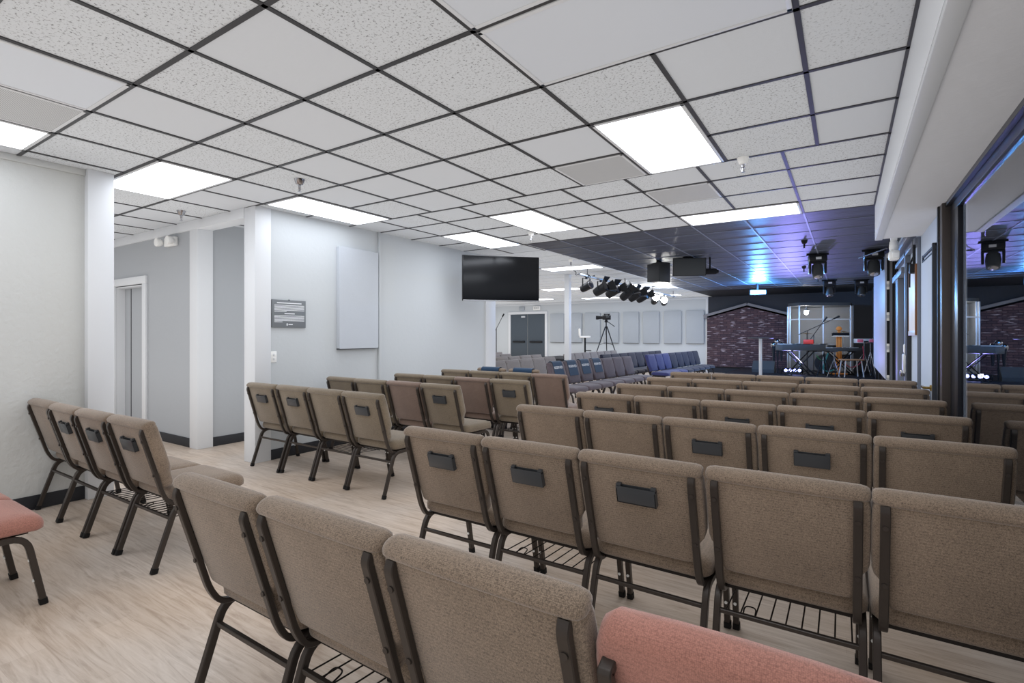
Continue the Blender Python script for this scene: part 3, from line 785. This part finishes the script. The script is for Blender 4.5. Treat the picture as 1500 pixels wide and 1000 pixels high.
def par(y, rz, tilt, label, lit=False, barn=True, size=1.):
    x = X0-.1*(y-9.2)/7.2
    root = empty('stage_lamp', (x, y, pz-.03))
    mm = Euler((R(90+tilt), 0, R(rz))).to_matrix().to_4x4(); c0 = Vector((0, 0, -.19))
    def pt(r, z): return (r*size, z*size)
    MB().lathe(c0, [pt(.05, -.17), pt(.085, -.15), pt(.10, -.05), pt(.10, .12), pt(.112, .125), pt(.112, .15), pt(.098, .151)], 20, 'z', mm).build('can', M['plastic'], root)
    lens = MB().lathe(c0, [pt(.094, .146), pt(.088, .158), pt(.04, .165)], 20, 'z', mm); lens.build('lens', M['hotlamp'] if lit else M['chrome'], root)
    sx = mm @ Vector((1, 0, 0))
    b = MB().sweep([c0+sx*.115, Vector((sx.x*.115, sx.y*.115, -.02)), Vector((-sx.x*.115, -sx.y*.115, -.02)), c0-sx*.115], .03, .006, sx.cross(Vector((0, 0, 1)))).box(-.02, .02, -.02, .02, -.03, .05, .004)
    b.build('yoke', M['black'], root)
    if barn:
        for k in range(4):
            q = Matrix.Rotation(R(90*k), 4, 'Z')
            bb = MB(); bb.loft([[(-.08, .10, .15), (.08, .10, .15), (.08, .104, .15), (-.08, .104, .15)], [(-.11, .17, .27), (.11, .17, .27), (.11, .174, .268), (-.11, .174, .268)]])
            bb.xf(Matrix.Translation(c0) @ mm @ q); bb.build('barn_door', M['plastic'], root)
    tag(root, label, 'stage lamp', 'stage lamps on the pipe')
par(9.55, 75, -20, 'nearest black stage lamp on the pipe, next to the white post', size=.8, barn=False)
par(10.3, 80, -25, 'second black stage lamp on the pipe with open flaps')
par(11.0, 70, -25, 'third black stage lamp on the pipe with open flaps')
par(11.9, 100, -40, 'fourth stage lamp on the pipe, tilted down')
par(12.5, 80, -30, 'fifth black stage lamp on the pipe')
par(13.1, 70, -25, 'sixth black stage lamp on the pipe with open flaps')
par(14.2, 30, -20, 'first lit white stage lamp towards the far end of the pipe', True, False)
par(15.1, 20, -14, 'brightest lit stage lamp at the far end of the pipe', True, False)

# ------------------------------------------------------------------ stage
stg = MB().box(-3.0, .62, 15.3, YB-.01, 0, .22, .01).build('stage_platform', M['frost']); tag(stg, 'low black stage platform in front of the brick wall', 'stage')
SZ = .22
# brick backdrop with a gabled top
bw = empty('brick_backdrop', (-2.87, YB-.12, 0))
def gable(x0, x1, zl, zc, zr, y0, y1):
    b = MB(); f_ = [(x0, y0, .225), (x1, y0, .225), (x1, y0, zr), (0, y0, zc), (x0, y0, zl)]
    b.loft([[Vector(q) for q in f_], [Vector((q[0], y1, q[2])) for q in f_]]); return b
gable(-1.31, 1.35, 2.0, 2.36, 1.97, -.0, .11).build('brick_face', M['brick'], bw)
b = MB().sweep([(-1.42, .03, 1.985), (0, .03, 2.375)], .06, .15, Vector((0, 1, 0))).sweep([(0, .03, 2.375), (1.4, .03, 1.965)], .06, .15, Vector((0, 1, 0)))
b.build('coping', M['coping'], bw)
tag(bw, 'dark red brick backdrop with pale gabled top at the stage', 'brick wall')
# drum enclosure of clear acrylic
dz = 2.2
A = [px(1154, 500, 15.6), px(1171, 500, 15.0), px(1206, 500, 15.0), px(1246, 500, 15.0)]
A = [Vector((q.x, q.y, 0)) for q in A]
back = [Vector((A[3].x+.05, YB-.35, 0)), Vector((A[0].x, YB-.35, 0))]
de = empty('drum_enclosure', (A[1].x, A[1].y, SZ)); org = Vector((A[1].x, A[1].y, SZ))
for a_, b_ in zip(A, A[1:]):
    n_ = (b_-a_).cross(Vector((0, 0, 1))).normalized()*.005
    for z0, z1 in ((SZ+.02, 1.78), (1.82, dz-.02)):
        bb = MB(); bb.loft([[a_+n_-org+Vector((0, 0, z0)), b_+n_-org+Vector((0, 0, z0)), b_-n_-org+Vector((0, 0, z0)), a_-n_-org+Vector((0, 0, z0))], [a_+n_-org+Vector((0, 0, z1)), b_+n_-org+Vector((0, 0, z1)), b_-n_-org+Vector((0, 0, z1)), a_-n_-org+Vector((0, 0, z1))]])
        bb.build('acrylic_panel', M['acrylic'], de)
for q in A+[A[0]+(A[1]-A[0])*.22]:
    q0 = q-org; MB().box(q0.x-.018, q0.x+.018, q0.y-.018, q0.y+.018, 0, dz-SZ, .003).build('upright', M['alu'], de)
b = MB()
for a_, b_ in zip(A, A[1:]): b.sweep([a_-org+Vector((0, 0, 1.80)), b_-org+Vector((0, 0, 1.80))], .035, .035, Vector((0, 0, 1)))
b.build('cross_rail', M['alu'], de)
poly = A+back
b = MB(); b.loft([[q-org+Vector((0, 0, dz)) for q in poly], [q-org+Vector((0, 0, dz+.09)) for q in poly]]); b.build('roof', M['charcoal'], de)
b = MB()
q0 = back[0]-org; q1 = back[1]-org; q3 = A[3]-org; qa = A[0]-org
b.box(q1.x, q0.x, q0.y-.05, q0.y, 0, dz-SZ); b.box(qa.x-.02, qa.x+.02, qa.y+.05, q1.y, 0, dz-SZ); b.box(q3.x+.03, q3.x+.07, q3.y+.03, q0.y, 0, dz-SZ)
b.build('padded_wall', M['padgrey'], de)
lp = MB().lathe((A[1].x+.15-org.x, A[1].y+.45-org.y, dz-.14-SZ), [(.09, 0), (.08, .025), (.04, .05), (.015, .07), (.012, .14)], 18); lp.build('hanging_lamp', M['whiteplastic'], de)
MB().lathe((A[1].x+.15-org.x, A[1].y+.45-org.y, dz-.145-SZ), [(.06, 0), (.05, -.008), (.02, -.01)], 16).build('lamp_glass', M['lampwhite'], de)
tag(de, 'clear acrylic drum enclosure with dark roof and grey walls', 'drum enclosure')
# drum kit inside the enclosure
cx, cy = (A[1].x+A[3].x)/2, A[1].y+1.0
dk = empty('drum_kit', (cx, cy, SZ))
MB().lathe((0, -.2, .29), [(.27, -.2), (.28, -.19), (.28, .19), (.27, .2)], 26, 'y').build('bass_drum', M['charcoal'], dk)
for sx, zz in ((-.2, .72), (.2, .72), (.5, .45)): MB().lathe((sx, -.1, zz), [(.15, -.1), (.16, -.09), (.16, .09), (.15, .1)], 22).build('tom_drum', M['plastic'], dk)
for sx, zz in ((-.5, 1.15), (.45, 1.2)):
    cyb = MB().lathe((sx, .0, zz), [(.2, 0), (.06, .02), (.02, .035), (.01, .036)], 24); cyb.build('cymbal', M['brass'], dk)
    MB().tube([(sx, 0, 0), (sx, 0, zz)], .01, 8).build('cymbal_stand', M['chrome'], dk)
tag(dk, 'dark drum kit behind the clear acrylic panels', 'drum kit')
# tall round table
q = px(1114, 494, 13.5)
tb = empty('bar_table', (q.x, q.y, 0))
MB().lathe((0, 0, q.z), [(.30, -.03), (.31, -.02), (.31, 0)], 28).build('table_top', M['charcoal'], tb)
MB().tube([(0, 0, .03), (0, 0, q.z-.03)], .04, 14).build('pole', M['alu'], tb)
MB().lathe((0, 0, 0), [(.24, 0), (.24, .012), (.06, .035)], 26).build('base', M['alu'], tb)
tag(tb, 'tall round table on a silver pole before the brick wall', 'table')
# stand with silver microphones
q = px(1139, 507, 14.8)
q.z -= SZ; mc = empty('microphone_rack', (q.x, q.y, SZ))
MB().lathe((0, 0, 0), [(.15, 0), (.15, .015), (.03, .03)], 20).tube([(0, 0, .02), (0, 0, q.z-.25)], .015, 8).build('stand', M['black'], mc)
for k, (dx_, dz_) in enumerate(((-.10, 0), (0, .09), (.10, .0))):
    o_ = MB().lathe((dx_, 0, q.z+dz_), [(.025, -.42), (.045, -.1), (.05, -.06), (.05, -.04)], 16).build('microphone', M['plastic'], mc)
    MB().lathe((dx_, 0, q.z+dz_), [(.05, -.045), (.078, -.01), (.085, .03), (.08, .065), (.05, .105), (.02, .12)], 16).build('grille', M['chrome'], o_)
tag(mc, 'cluster of silver microphones on a black stand by the brick wall', 'microphones')
# violet led bar and monitor wedge
q = px(1160, 542, 14.7)
lb = empty('led_bar', (q.x, q.y, SZ), R(22)); zz = q.z-SZ
MB().box(-.27, .27, -.06, .08, zz-.06, zz+.06, .01).box(-.29, -.27, -.02, .02, 0, zz, .003).box(.27, .29, -.02, .02, 0, zz, .003).box(-.3, .3, -.1, .1, 0, .015, .003).build('housing', M['black'], lb)
for k in range(4): MB().lathe((-.18+.12*k, -.062, zz), [(.045, .004), (.04, -.006), (.02, -.008)], 16, 'y').build('led_cell', M['violetlamp'], lb)
tag(lb, 'low four-cell led bar glowing violet white on the stage', 'stage lamp')
q = px(1118, 545, 15.4)
wd = MB(); wd.loft([[(-.3, -.1, 0), (-.3, .3, 0), (-.3, .3, .18), (-.3, .18, .34), (-.3, -.1, .1)], [(.3, -.1, 0), (.3, .3, 0), (.3, .3, .18), (.3, .18, .34), (.3, -.1, .1)]])
o = wd.build('monitor_speaker', M['charcoal']); o.location = (q.x, q.y, SZ); tag(o, 'dark wedge monitor speaker on the floor below the brick wall', 'speaker')
# keyboards
def keyboard(xa, xb, ypx, d, depth, label, tilt=0., slab=.12, stand='x'):
    pa_, pb_ = px(xa, ypx, d), px(xb, ypx, d)
    c_ = (pa_+pb_)/2; L_ = (pb_-pa_).length/2
    root = empty('keyboard', (c_.x, c_.y, c_.z), math.atan2(pb_.y-pa_.y, pb_.x-pa_.x))
    MB().box(-L_, L_, -.0, depth, -slab/2, slab/2, .012).build('case', M['charcoal'], root)
    kb = MB().box(-L_*.92, L_*.92, depth*.55, depth*.97, slab/2, slab/2+.012, .002); kb.build('white_keys', M['whiteplastic'], root)
    kk = MB()
    n = 24
    for k in range(n):
        if k % 7 in (2, 6): continue
        x_ = -L_*.92+2*L_*.92*(k+1)/n; kk.box(x_-.006, x_+.006, depth*.55, depth*.8, slab/2+.012, slab/2+.022)
    kk.build('black_keys', M['black'], root)
    MB().box(-L_*.4, L_*.3, depth*.1, depth*.45, slab/2, slab/2+.01, .003).build('control_panel', M['plastic'], root)
    tag(root, label, 'keyboard', 'stage keyboards')
    # crossed stand
    s_ = empty('keyboard_stand', (c_.x, c_.y, SZ), root.rotation_euler.z); hgt = c_.z-slab/2-SZ
    for yy in (.07, depth-.07):
        for sg in (-1, 1): MB().sweep([(-.32*sg, yy+.015*sg, .02), (.32*sg, yy+.015*sg, hgt-.02)], .035, .02, Vector((0, 1, 0))).build('cross_leg', M['black'], s_)
    for sx in (-.32, .32):
        MB().sweep([(sx, 0, hgt-.015), (sx, depth, hgt-.015)], .03, .025, Vector((1, 0, 0))).build('support_arm', M['black'], s_)
        MB().sweep([(sx, 0, .015), (sx, depth, .015)], .03, .03, Vector((1, 0, 0))).build('foot', M['cap'], s_)
    return root, s_, c_
k1, s1, c1 = keyboard(1146, 1210, 509, 13.9, .38, 'large dark stage keyboard seen from behind with a red box on it', slab=.17)
tag(s1, 'black crossed stand under the large stage keyboard', 'keyboard stand', 'keyboard stands')
k2, s2, c2 = keyboard(1206, 1266, 512, 14.2, .30, 'slim black keyboard right of the large keyboard', slab=.09)
tag(s2, 'black crossed stand under the slim keyboard', 'keyboard stand', 'keyboard stands')
q = px(1184, 499, 14.0)
o = MB().box(-.12, .12, 0, .16, -.055, .07, .02).build('effect_box', M['red']); o.location = (q.x, q.y, c1.z+.085+.06); tag(o, 'bright red box lying on the large stage keyboard', 'box')
# boom microphones reaching over the keyboards
def boom(base, top, tip, label, tail=None):
    root = empty('microphone_stand', (base.x, base.y, SZ))
    o_ = Vector((base.x, base.y, SZ)); tp = top-o_
    for k in range(3):
        a = R(30+120*k); MB().tube([(0, 0, .12), (.28*math.cos(a), .28*math.sin(a), .008)], .008, 6).build('leg', M['black'], root)
    MB().tube([(0, 0, .1), tp], .01, 8).build('pole', M['black'], root)
    d_ = (tip-top); MB().tube([tp-d_*.35, tip-o_], .009, 8).build('boom', M['black'], root)
    dn = d_.normalized(); MB().tube([tip-o_, tip-o_+dn*.08, tip-o_+dn*.16], .018, 10, .028).build('microphone', M['plastic'], root)
    tag(root, label, 'microphone stand', 'boom microphone stands')
def bm_(xb, xt, yt, xe, ye, d, label):
    t_ = px(xt, yt, d); boom(Vector((t_.x, t_.y, SZ)), t_, px(xe, ye, d-.2), label)
bm_(1180, 1183, 484, 1221, 467, 14.5, 'upper boom microphone stand reaching right above the red box')
bm_(1190, 1192, 490, 1206, 471, 14.45, 'steeper boom microphone stand crossing the enclosure upright')
# wooden music stand with small mixer
q = px(1229, 491, 14.65)
wsn = empty('wooden_stand', (q.x, q.y, SZ), R(25)); hz = q.z-SZ
MB().box(-.035, .035, -.02, .02, .02, hz+.14, .004).box(-.07, -.045, -.015, .015, .3, hz, .004).box(.045, .07, -.015, .015, .3, hz, .004).box(-.08, .08, -.025, .025, .26, .32, .006).build('post', M['orangewood'], wsn)
MB().lathe((0, 0, hz+.18), [(.03, -.05), (.07, -.02), (.075, .02), (.045, .06), (.02, .075)], 14).build('carved_top', M['orangewood'], wsn)
MB().box(-.2, .2, -.12, .12, 0, .03, .006).build('base', M['orangewood'], wsn)
tag(wsn, 'orange wooden stand behind the slim keyboard', 'stand')
o = MB().box(-.22, .22, -.13, -.06, -.05, .05, .008).build('sound_module', M['black']); o.location = (q.x, q.y, q.z); o.rotation_euler = (R(-12), 0, R(25))
MB().box(-.22, .22, -.134, -.058, -.052, -.038, .002).build('front_edge', M['whiteplastic'], o)
tag(o, 'small black sound module with pale edge on the wooden stand', 'mixer')
# pink pad on a tripod stand
q = px(1266, 499, 14.3)
pd = empty('pad_stand', (q.x, q.y, SZ), R(25)); hz = q.z-SZ
for k in range(3):
    a = R(-90+120*k); MB().tube([(.02*math.cos(a), .02*math.sin(a), hz-.35), (.33*math.cos(a), .33*math.sin(a), .008)], .011, 8).build('leg', M['chrome'], pd)
MB().tube([(0, 0, hz-.55), (0, 0, hz-.06)], .014, 8).build('pole', M['chrome'], pd)
tag(pd, 'chrome tripod stand carrying the pink drum pad', 'stand')
po_ = empty('drum_pad', (q.x, q.y, q.z-.06), R(25))
MB().box(-.23, .23, -.1, .1, 0, .12, .015).build('case', M['alu'], po_)
for sx in (-.15, .15): MB().box(sx-.075, sx+.075, -.108, .09, .015, .105, .012).build('pad', M['rose'], po_)
MB().box(-.06, .06, -.108, -.09, .01, .06, .004).build('control_panel', M['black'], po_)
tag(po_, 'pink and silver electronic drum pad on a chrome tripod', 'drum pad')
# wooden stool and cables
q = px(1247, 526, 13.75)
so = empty('wooden_stool', (q.x, q.y, SZ), R(30)); hz = q.z-SZ
MB().box(-.26, .26, -.15, .15, hz-.03, hz, .008).build('seat', M['stoolwood'], so)
for sx in (-1, 1):
    for sy in (-1, 1): MB().tube([(sx*.2, sy*.1, hz-.03), (sx*.25, sy*.13, .0)], .015, 8).build('leg', M['alu'], so)
tag(so, 'low wooden stool in front of the slim keyboard', 'stool')
def cable(pxs, d, m, label, rad=.012):
    pts = fillet([px(x, y, d) for x, y in pxs], .12, 5)
    o_ = MB().tube(pts, rad, 7).build('cable', m); tag(o_, label, 'cable', 'stage cables')
cable([(1213, 517), (1209, 528), (1205, 540), (1212, 545), (1222, 541)], 14.35, M['teal'], 'teal looped cable hanging beneath the slim keyboard', .02)
cable([(1264, 507), (1266, 525), (1255, 537), (1243, 538), (1237, 530)], 14.1, M['cablered'], 'red cable looping below the slim keyboard')
cable([(1196, 520), (1200, 526), (1208, 529), (1212, 522)], 14.5, M['green'], 'green cable hanging under the large keyboard')
def tripod(x, y, d, label, m='chrome'):
    q_ = px(x, y, d); r_ = empty('instrument_stand', (q_.x, q_.y, SZ), R(50)); hz_ = q_.z-SZ
    for k in range(3):
        a = R(-90+120*k); MB().tube([(0, 0, hz_*.75), (.17*math.cos(a), .17*math.sin(a), .008)], .012, 8).build('leg', M[m], r_)
    MB().tube([(0, 0, hz_*.4), (0, 0, hz_)], .012, 8).build('pole', M[m], r_)
    b_ = MB().tube([(-.12, 0, hz_+.02), (.12, 0, hz_+.02)], .012, 8); b_.build('top_bar', M[m], r_)
    tag(r_, label, 'stand', 'stage instrument stands')
tripod(1275, 503, 13.6, 'chrome stand right of the pink drum pad by the led wall')
tripod(1207, 505, 14.0, 'black stand between the two keyboards', 'black')
tripod(1222, 516, 13.6, 'chrome stand in front of the wooden stand')
# led video wall at the right side
lw = empty('led_wall', (.5, 11.85, 0))
MB().box(-.0, .02, -2.0, 2.0, .66, 2.6, .002).build('screen_face', M['ledface'], lw)
fr = MB()
for k in range(9):
    y_ = -2.0+.5*k; fr.box(.02, .09, y_-.012, y_+.012, .66, 2.6)
for k in range(5):
    z_ = .66+.485*k; fr.box(.02, .09, -2.0, 2.0, z_-.012, z_+.012)
fr.build('cabinet_frame', M['alu'], lw)
fr = MB()
for k in range(4):
    z_ = .66+.485*k; fr.box(.021, .088, -2.014, -2.006, z_+.06, z_+.425)
fr.build('cabinet_side', M['plastic'], lw)
for k in range(4):
    for dz_ in (.045, .44): MB().box(.02, .092, -2.03, -2.01, .66+.485*k+dz_-.02, .66+.485*k+dz_+.02, .004).build('latch', M['whiteplastic'], lw)
fr = MB()
for y_ in (-1.9, -.6, .6, 1.9): fr.box(.03, .08, y_-.03, y_+.03, 0, .66)
fr.build('support_frame', M['black'], lw)
tag(lw, 'blank blue-grey led video wall along the right side of stage', 'video wall')
cu_ = MB(); pts = [(.632-.0062*k, 9.40+.014*math.sin(k*1.6)) for k in range(13)]+[(.556+.010*math.sin(k*1.7), 9.42+.028*k) for k in range(1, 13)]
cu_.loft([[Vector((x_, y_, .02)) for x_, y_ in pts]+[Vector((x_+.004, y_+.008, .02)) for x_, y_ in reversed(pts)], [Vector((x_, y_, 2.62)) for x_, y_ in pts]+[Vector((x_+.004, y_+.008, 2.62)) for x_, y_ in reversed(pts)]])
o = cu_.build('curtain', M['curtain']); tag(o, 'narrow black curtain behind the near edge of the led wall', 'curtain')
# hanging PA speakers on the black ceiling
def speaker(xa, xb, yt, yb, d, rz, label, tilt=0, dep=.3):
    a_, b_ = px(xa, yt, d), px(xb, yb, d); w2 = (xb-xa)/FPX*d/2; h2 = (yb-yt)/FPX*d/2; c_ = (a_+b_)/2
    r_ = empty('loudspeaker', c_, rz); r_.rotation_euler = (R(tilt), 0, rz)
    bx_ = MB(); bx_.loft([[(-w2, -.02, -h2), (w2, -.02, -h2), (w2, -.02, h2), (-w2, -.02, h2)], [(-w2*.75, dep, -h2*.9), (w2*.75, dep, -h2*.9), (w2*.75, dep, h2*.9), (-w2*.75, dep, h2*.9)]]); bx_.build('cabinet', M['plastic'], r_)
    MB().box(-w2*.96, w2*.96, -.028, -.018, -h2*.94, h2*.94, .006).build('grille', M['charcoal'], r_)
    up = (CE-c_.z)
    MB().box(-w2*.3, w2*.3, dep*.3, dep*.5, h2*.85, up, .004).build('hanging_bracket', M['black'], r_)
    tag(r_, label, 'speaker', 'loudspeakers hung from the black ceiling'); return r_
speaker(986, 1033, 378, 404, 8.9, R(25), 'wide black loudspeaker hung sideways from the black ceiling', 3)
speaker(961, 984, 384, 413, 9.3, R(65), 'tilted black loudspeaker left of the wide one', 0)
q = px(1040, 386, 9.0)
pr_ = empty('ceiling_projector', (q.x, q.y, CE), R(30))
MB().tube([(0, 0, -.2), (0, 0, 0)], .015, 8).build('pole', M['black'], pr_)
MB().box(-.09, .1, -.06, .06, -.3, -.2, .012).build('body', M['black'], pr_)
MB().lathe((.1, 0, -.25), [(.035, 0), (.035, .04), (.028, .042)], 14, 'x').build('lens', M['plastic'], pr_)
tag(pr_, 'small black device on a short pole right of the loudspeaker', 'projector')
# moving-head lamps
def moving_head(x, y, label, rz=0):
    r_ = empty('moving_head_lamp', (x, y, CE), rz)
    MB().box(-.13, .13, -.1, .1, -.14, -.03, .015).box(-.16, .16, -.03, .03, -.03, 0).build('base', M['plastic'], r_)
    MB().box(-.035, .045, -.103, -.1, -.105, -.065).build('display', M['alu'], r_)
    MB().box(-.13, -.095, -.06, .06, -.34, -.15, .02).box(.095, .13, -.06, .06, -.34, -.15, .02).box(-.13, .13, -.06, .06, -.17, -.14, .01).build('yoke', M['plastic'], r_)
    mm = Euler((R(155), 0, 0)).to_matrix().to_4x4()
    MB().lathe((0, 0, -.28), [(.05, -.11), (.08, -.09), (.088, 0), (.08, .1), (.078, .13), (.06, .132)], 20, 'z', mm).build('head', M['charcoal'], r_)
    MB().lathe((0, 0, -.28), [(.062, .125), (.05, .138), (.02, .142)], 20, 'z', mm).build('lens', M['chrome'], r_)
    tag(r_, label, 'stage lamp', 'moving head stage lamps')
moving_head(-.41, 10.0, 'nearest black moving head lamp in the middle of black ceiling', R(10))
moving_head(.36, 10.0, 'black moving head lamp next to the white spotlight', R(5))
moving_head(-.36, 14.9, 'far left moving head lamp above the drum enclosure', R(10))
moving_head(.30, 15.2, 'far right moving head lamp near the led wall', R(5))
# cyan led lamp under the black ceiling
q = px(1110, 428, 13.6)
cl = empty('led_flood_lamp', (q.x, q.y, CE), R(26)); hz = CE-q.z
MB().box(-.21, .21, -.03, .05, -hz-.07, -hz+.07, .01).box(-.02, .02, 0, .03, -hz+.07, 0).build('housing', M['black'], cl)
for dz_ in (.028, -.028): MB().box(-.19, .19, -.036, -.03, -hz+dz_-.02, -hz+dz_+.02, .003).build('led_strip', M['bluelamp'], cl)
tag(cl, 'bright cyan led lamp under the black ceiling above the bricks', 'stage lamp')
# white wall-mounted spotlight / camera below the soffit end
wc = empty('white_spotlight', (.43, 6.95, 2.70))
MB().box(-.03, .03, -.03, .03, -.33, 0, .006).build('arm', M['whiteplastic'], wc)
MB().lathe((0, 0, -.40), [(.02, .08), (.038, .06), (.044, 0), (.038, -.04), (.02, -.06)], 16).build('joint', M['whiteplastic'], wc)
MB().box(-.048, .048, -.10, .06, -.54, -.44, .02).box(-.018, .04, -.125, -.1, -.525, -.47, .006).build('housing', M['whiteplastic'], wc)
MB().tube([(-.05, 0, -.4), (-.3, .9, -.38), (-.1, 2.9, -.1)], .008, 6).build('cable', M['black'], wc)
tag(wc, 'white spotlight hanging just past the end of the soffit', 'spotlight')
# board with wooden edge on the right wall
wb = empty('framed_board', (XR, 7.17, 1.715))
MB().box(-.03, 0, -.40, .40, -.36, .36, .002).build('white_face', M['whiteplastic'], wb)
MB().box(-.046, 0, -.425, -.40, -.37, .37, .003).box(-.034, 0, .40, .42, -.37, .37, .003).box(-.034, 0, -.425, .42, .355, .375, .003).build('wooden_frame', M['wood'], wb)
MB().box(-.036, 0, -.40, .40, -.375, -.325, .003).build('metal_tray', M['alu'], wb)
tag(wb, 'white board with brown wooden edge on the right wall', 'board')
# dark conduit with cable and a wall dispenser
cdt = empty('conduit', (XR-.04, 6.9, 0))
MB().tube([(0, 0, 2.02), (0, 0, 2.355)], .014, 8).tube(fillet([(-.03, .1, 1.86), (-.03, .08, 2.1), (0, 0, 2.2)], .05), .008, 6).build('pipe', M['black'], cdt)
MB().box(-.04, .03, -.05, .05, 2.0, 2.1, .01).build('clamp', M['black'], cdt)
tag(cdt, 'black conduit with dangling cable above the framed board', 'conduit')
dsp = empty('wall_dispenser', (XR-.01, 7.85, 1.0))
MB().box(-.06, 0, -.1, .1, -.12, .12, .02).build('body', M['alu'], dsp)
MB().box(-.085, -.04, -.06, .06, -.16, -.08, .012).build('lever', M['chrome'], dsp)
MB().box(-.05, -.005, -.05, .05, .12, .24, .02).build('bottle', M['whiteplastic'], dsp)
tag(dsp, 'silver and white dispenser on the right wall below the board', 'dispenser')

# ------------------------------------------------------------------ lamps of the stage (the fixtures above)
def area(name, loc, target, size, power, color, sy=None):
    l = bpy.data.lights.new(name, 'AREA'); l.energy = power; l.color = color; l.size = size
    if sy: l.shape = 'RECTANGLE'; l.size_y = sy
    o_ = bpy.data.objects.new(name, l); col.objects.link(o_); o_.location = loc
    o_.rotation_euler = (Vector(target)-Vector(loc)).to_track_quat('-Z', 'Y').to_euler(); return o_
def spot(name, loc, target, power, color, ang=60, blend=.6, rad=.05):
    l = bpy.data.lights.new(name, 'SPOT'); l.energy = power; l.color = color; l.spot_size = R(ang); l.spot_blend = blend; l.shadow_soft_size = rad
    o_ = bpy.data.objects.new(name, l); col.objects.link(o_); o_.location = loc
    o_.rotation_euler = (Vector(target)-Vector(loc)).to_track_quat('-Z', 'Y').to_euler(); return o_
qb = px(1110, 428, 13.5)
pl_ = bpy.data.lights.new('cyan_led_light', 'POINT'); pl_.energy = 220; pl_.color = (.12, .42, 1.); pl_.shadow_soft_size = .12
po2 = bpy.data.objects.new('cyan_led_light', pl_); col.objects.link(po2); po2.location = (qb.x+.05, qb.y-.16, qb.z-.05)
pe_ = bpy.data.lights.new('drum_lamp_light', 'POINT'); pe_.energy = 45; pe_.color = (1., .95, .9); pe_.shadow_soft_size = .06
po3 = bpy.data.objects.new('drum_lamp_light', pe_); col.objects.link(po3); po3.location = (A[1].x+.15, A[1].y+.45, dz-.20)
ql = px(1160, 542, 14.5)
spot('violet_bar_light', (ql.x-.02, ql.y-.15, ql.z+.02), (-.3, 12.3, CE), 500, (.32, .30, 1.), 60, .9)

# ------------------------------------------------------------------ world, view
w = bpy.data.worlds.new('night'); sc.world = w; w.use_nodes = True
w.node_tree.nodes['Background'].inputs[0].default_value = (.02, .03, .05, 1); w.node_tree.nodes['Background'].inputs[1].default_value = .07
w.light_settings.distance = .9; w.light_settings.ao_factor = .44
sc.cycles.use_fast_gi = True; sc.cycles.fast_gi_method = 'ADD'
sc.view_settings.view_transform = 'Standard'; sc.view_settings.look = 'None'
sc.view_settings.exposure = .34; sc.view_settings.gamma = 1.; sc.view_settings.use_curve_mapping = False
sc.cycles.max_bounces = 12; sc.cycles.diffuse_bounces = 7; sc.cycles.transmission_bounces = 10; sc.cycles.glossy_bounces = 5
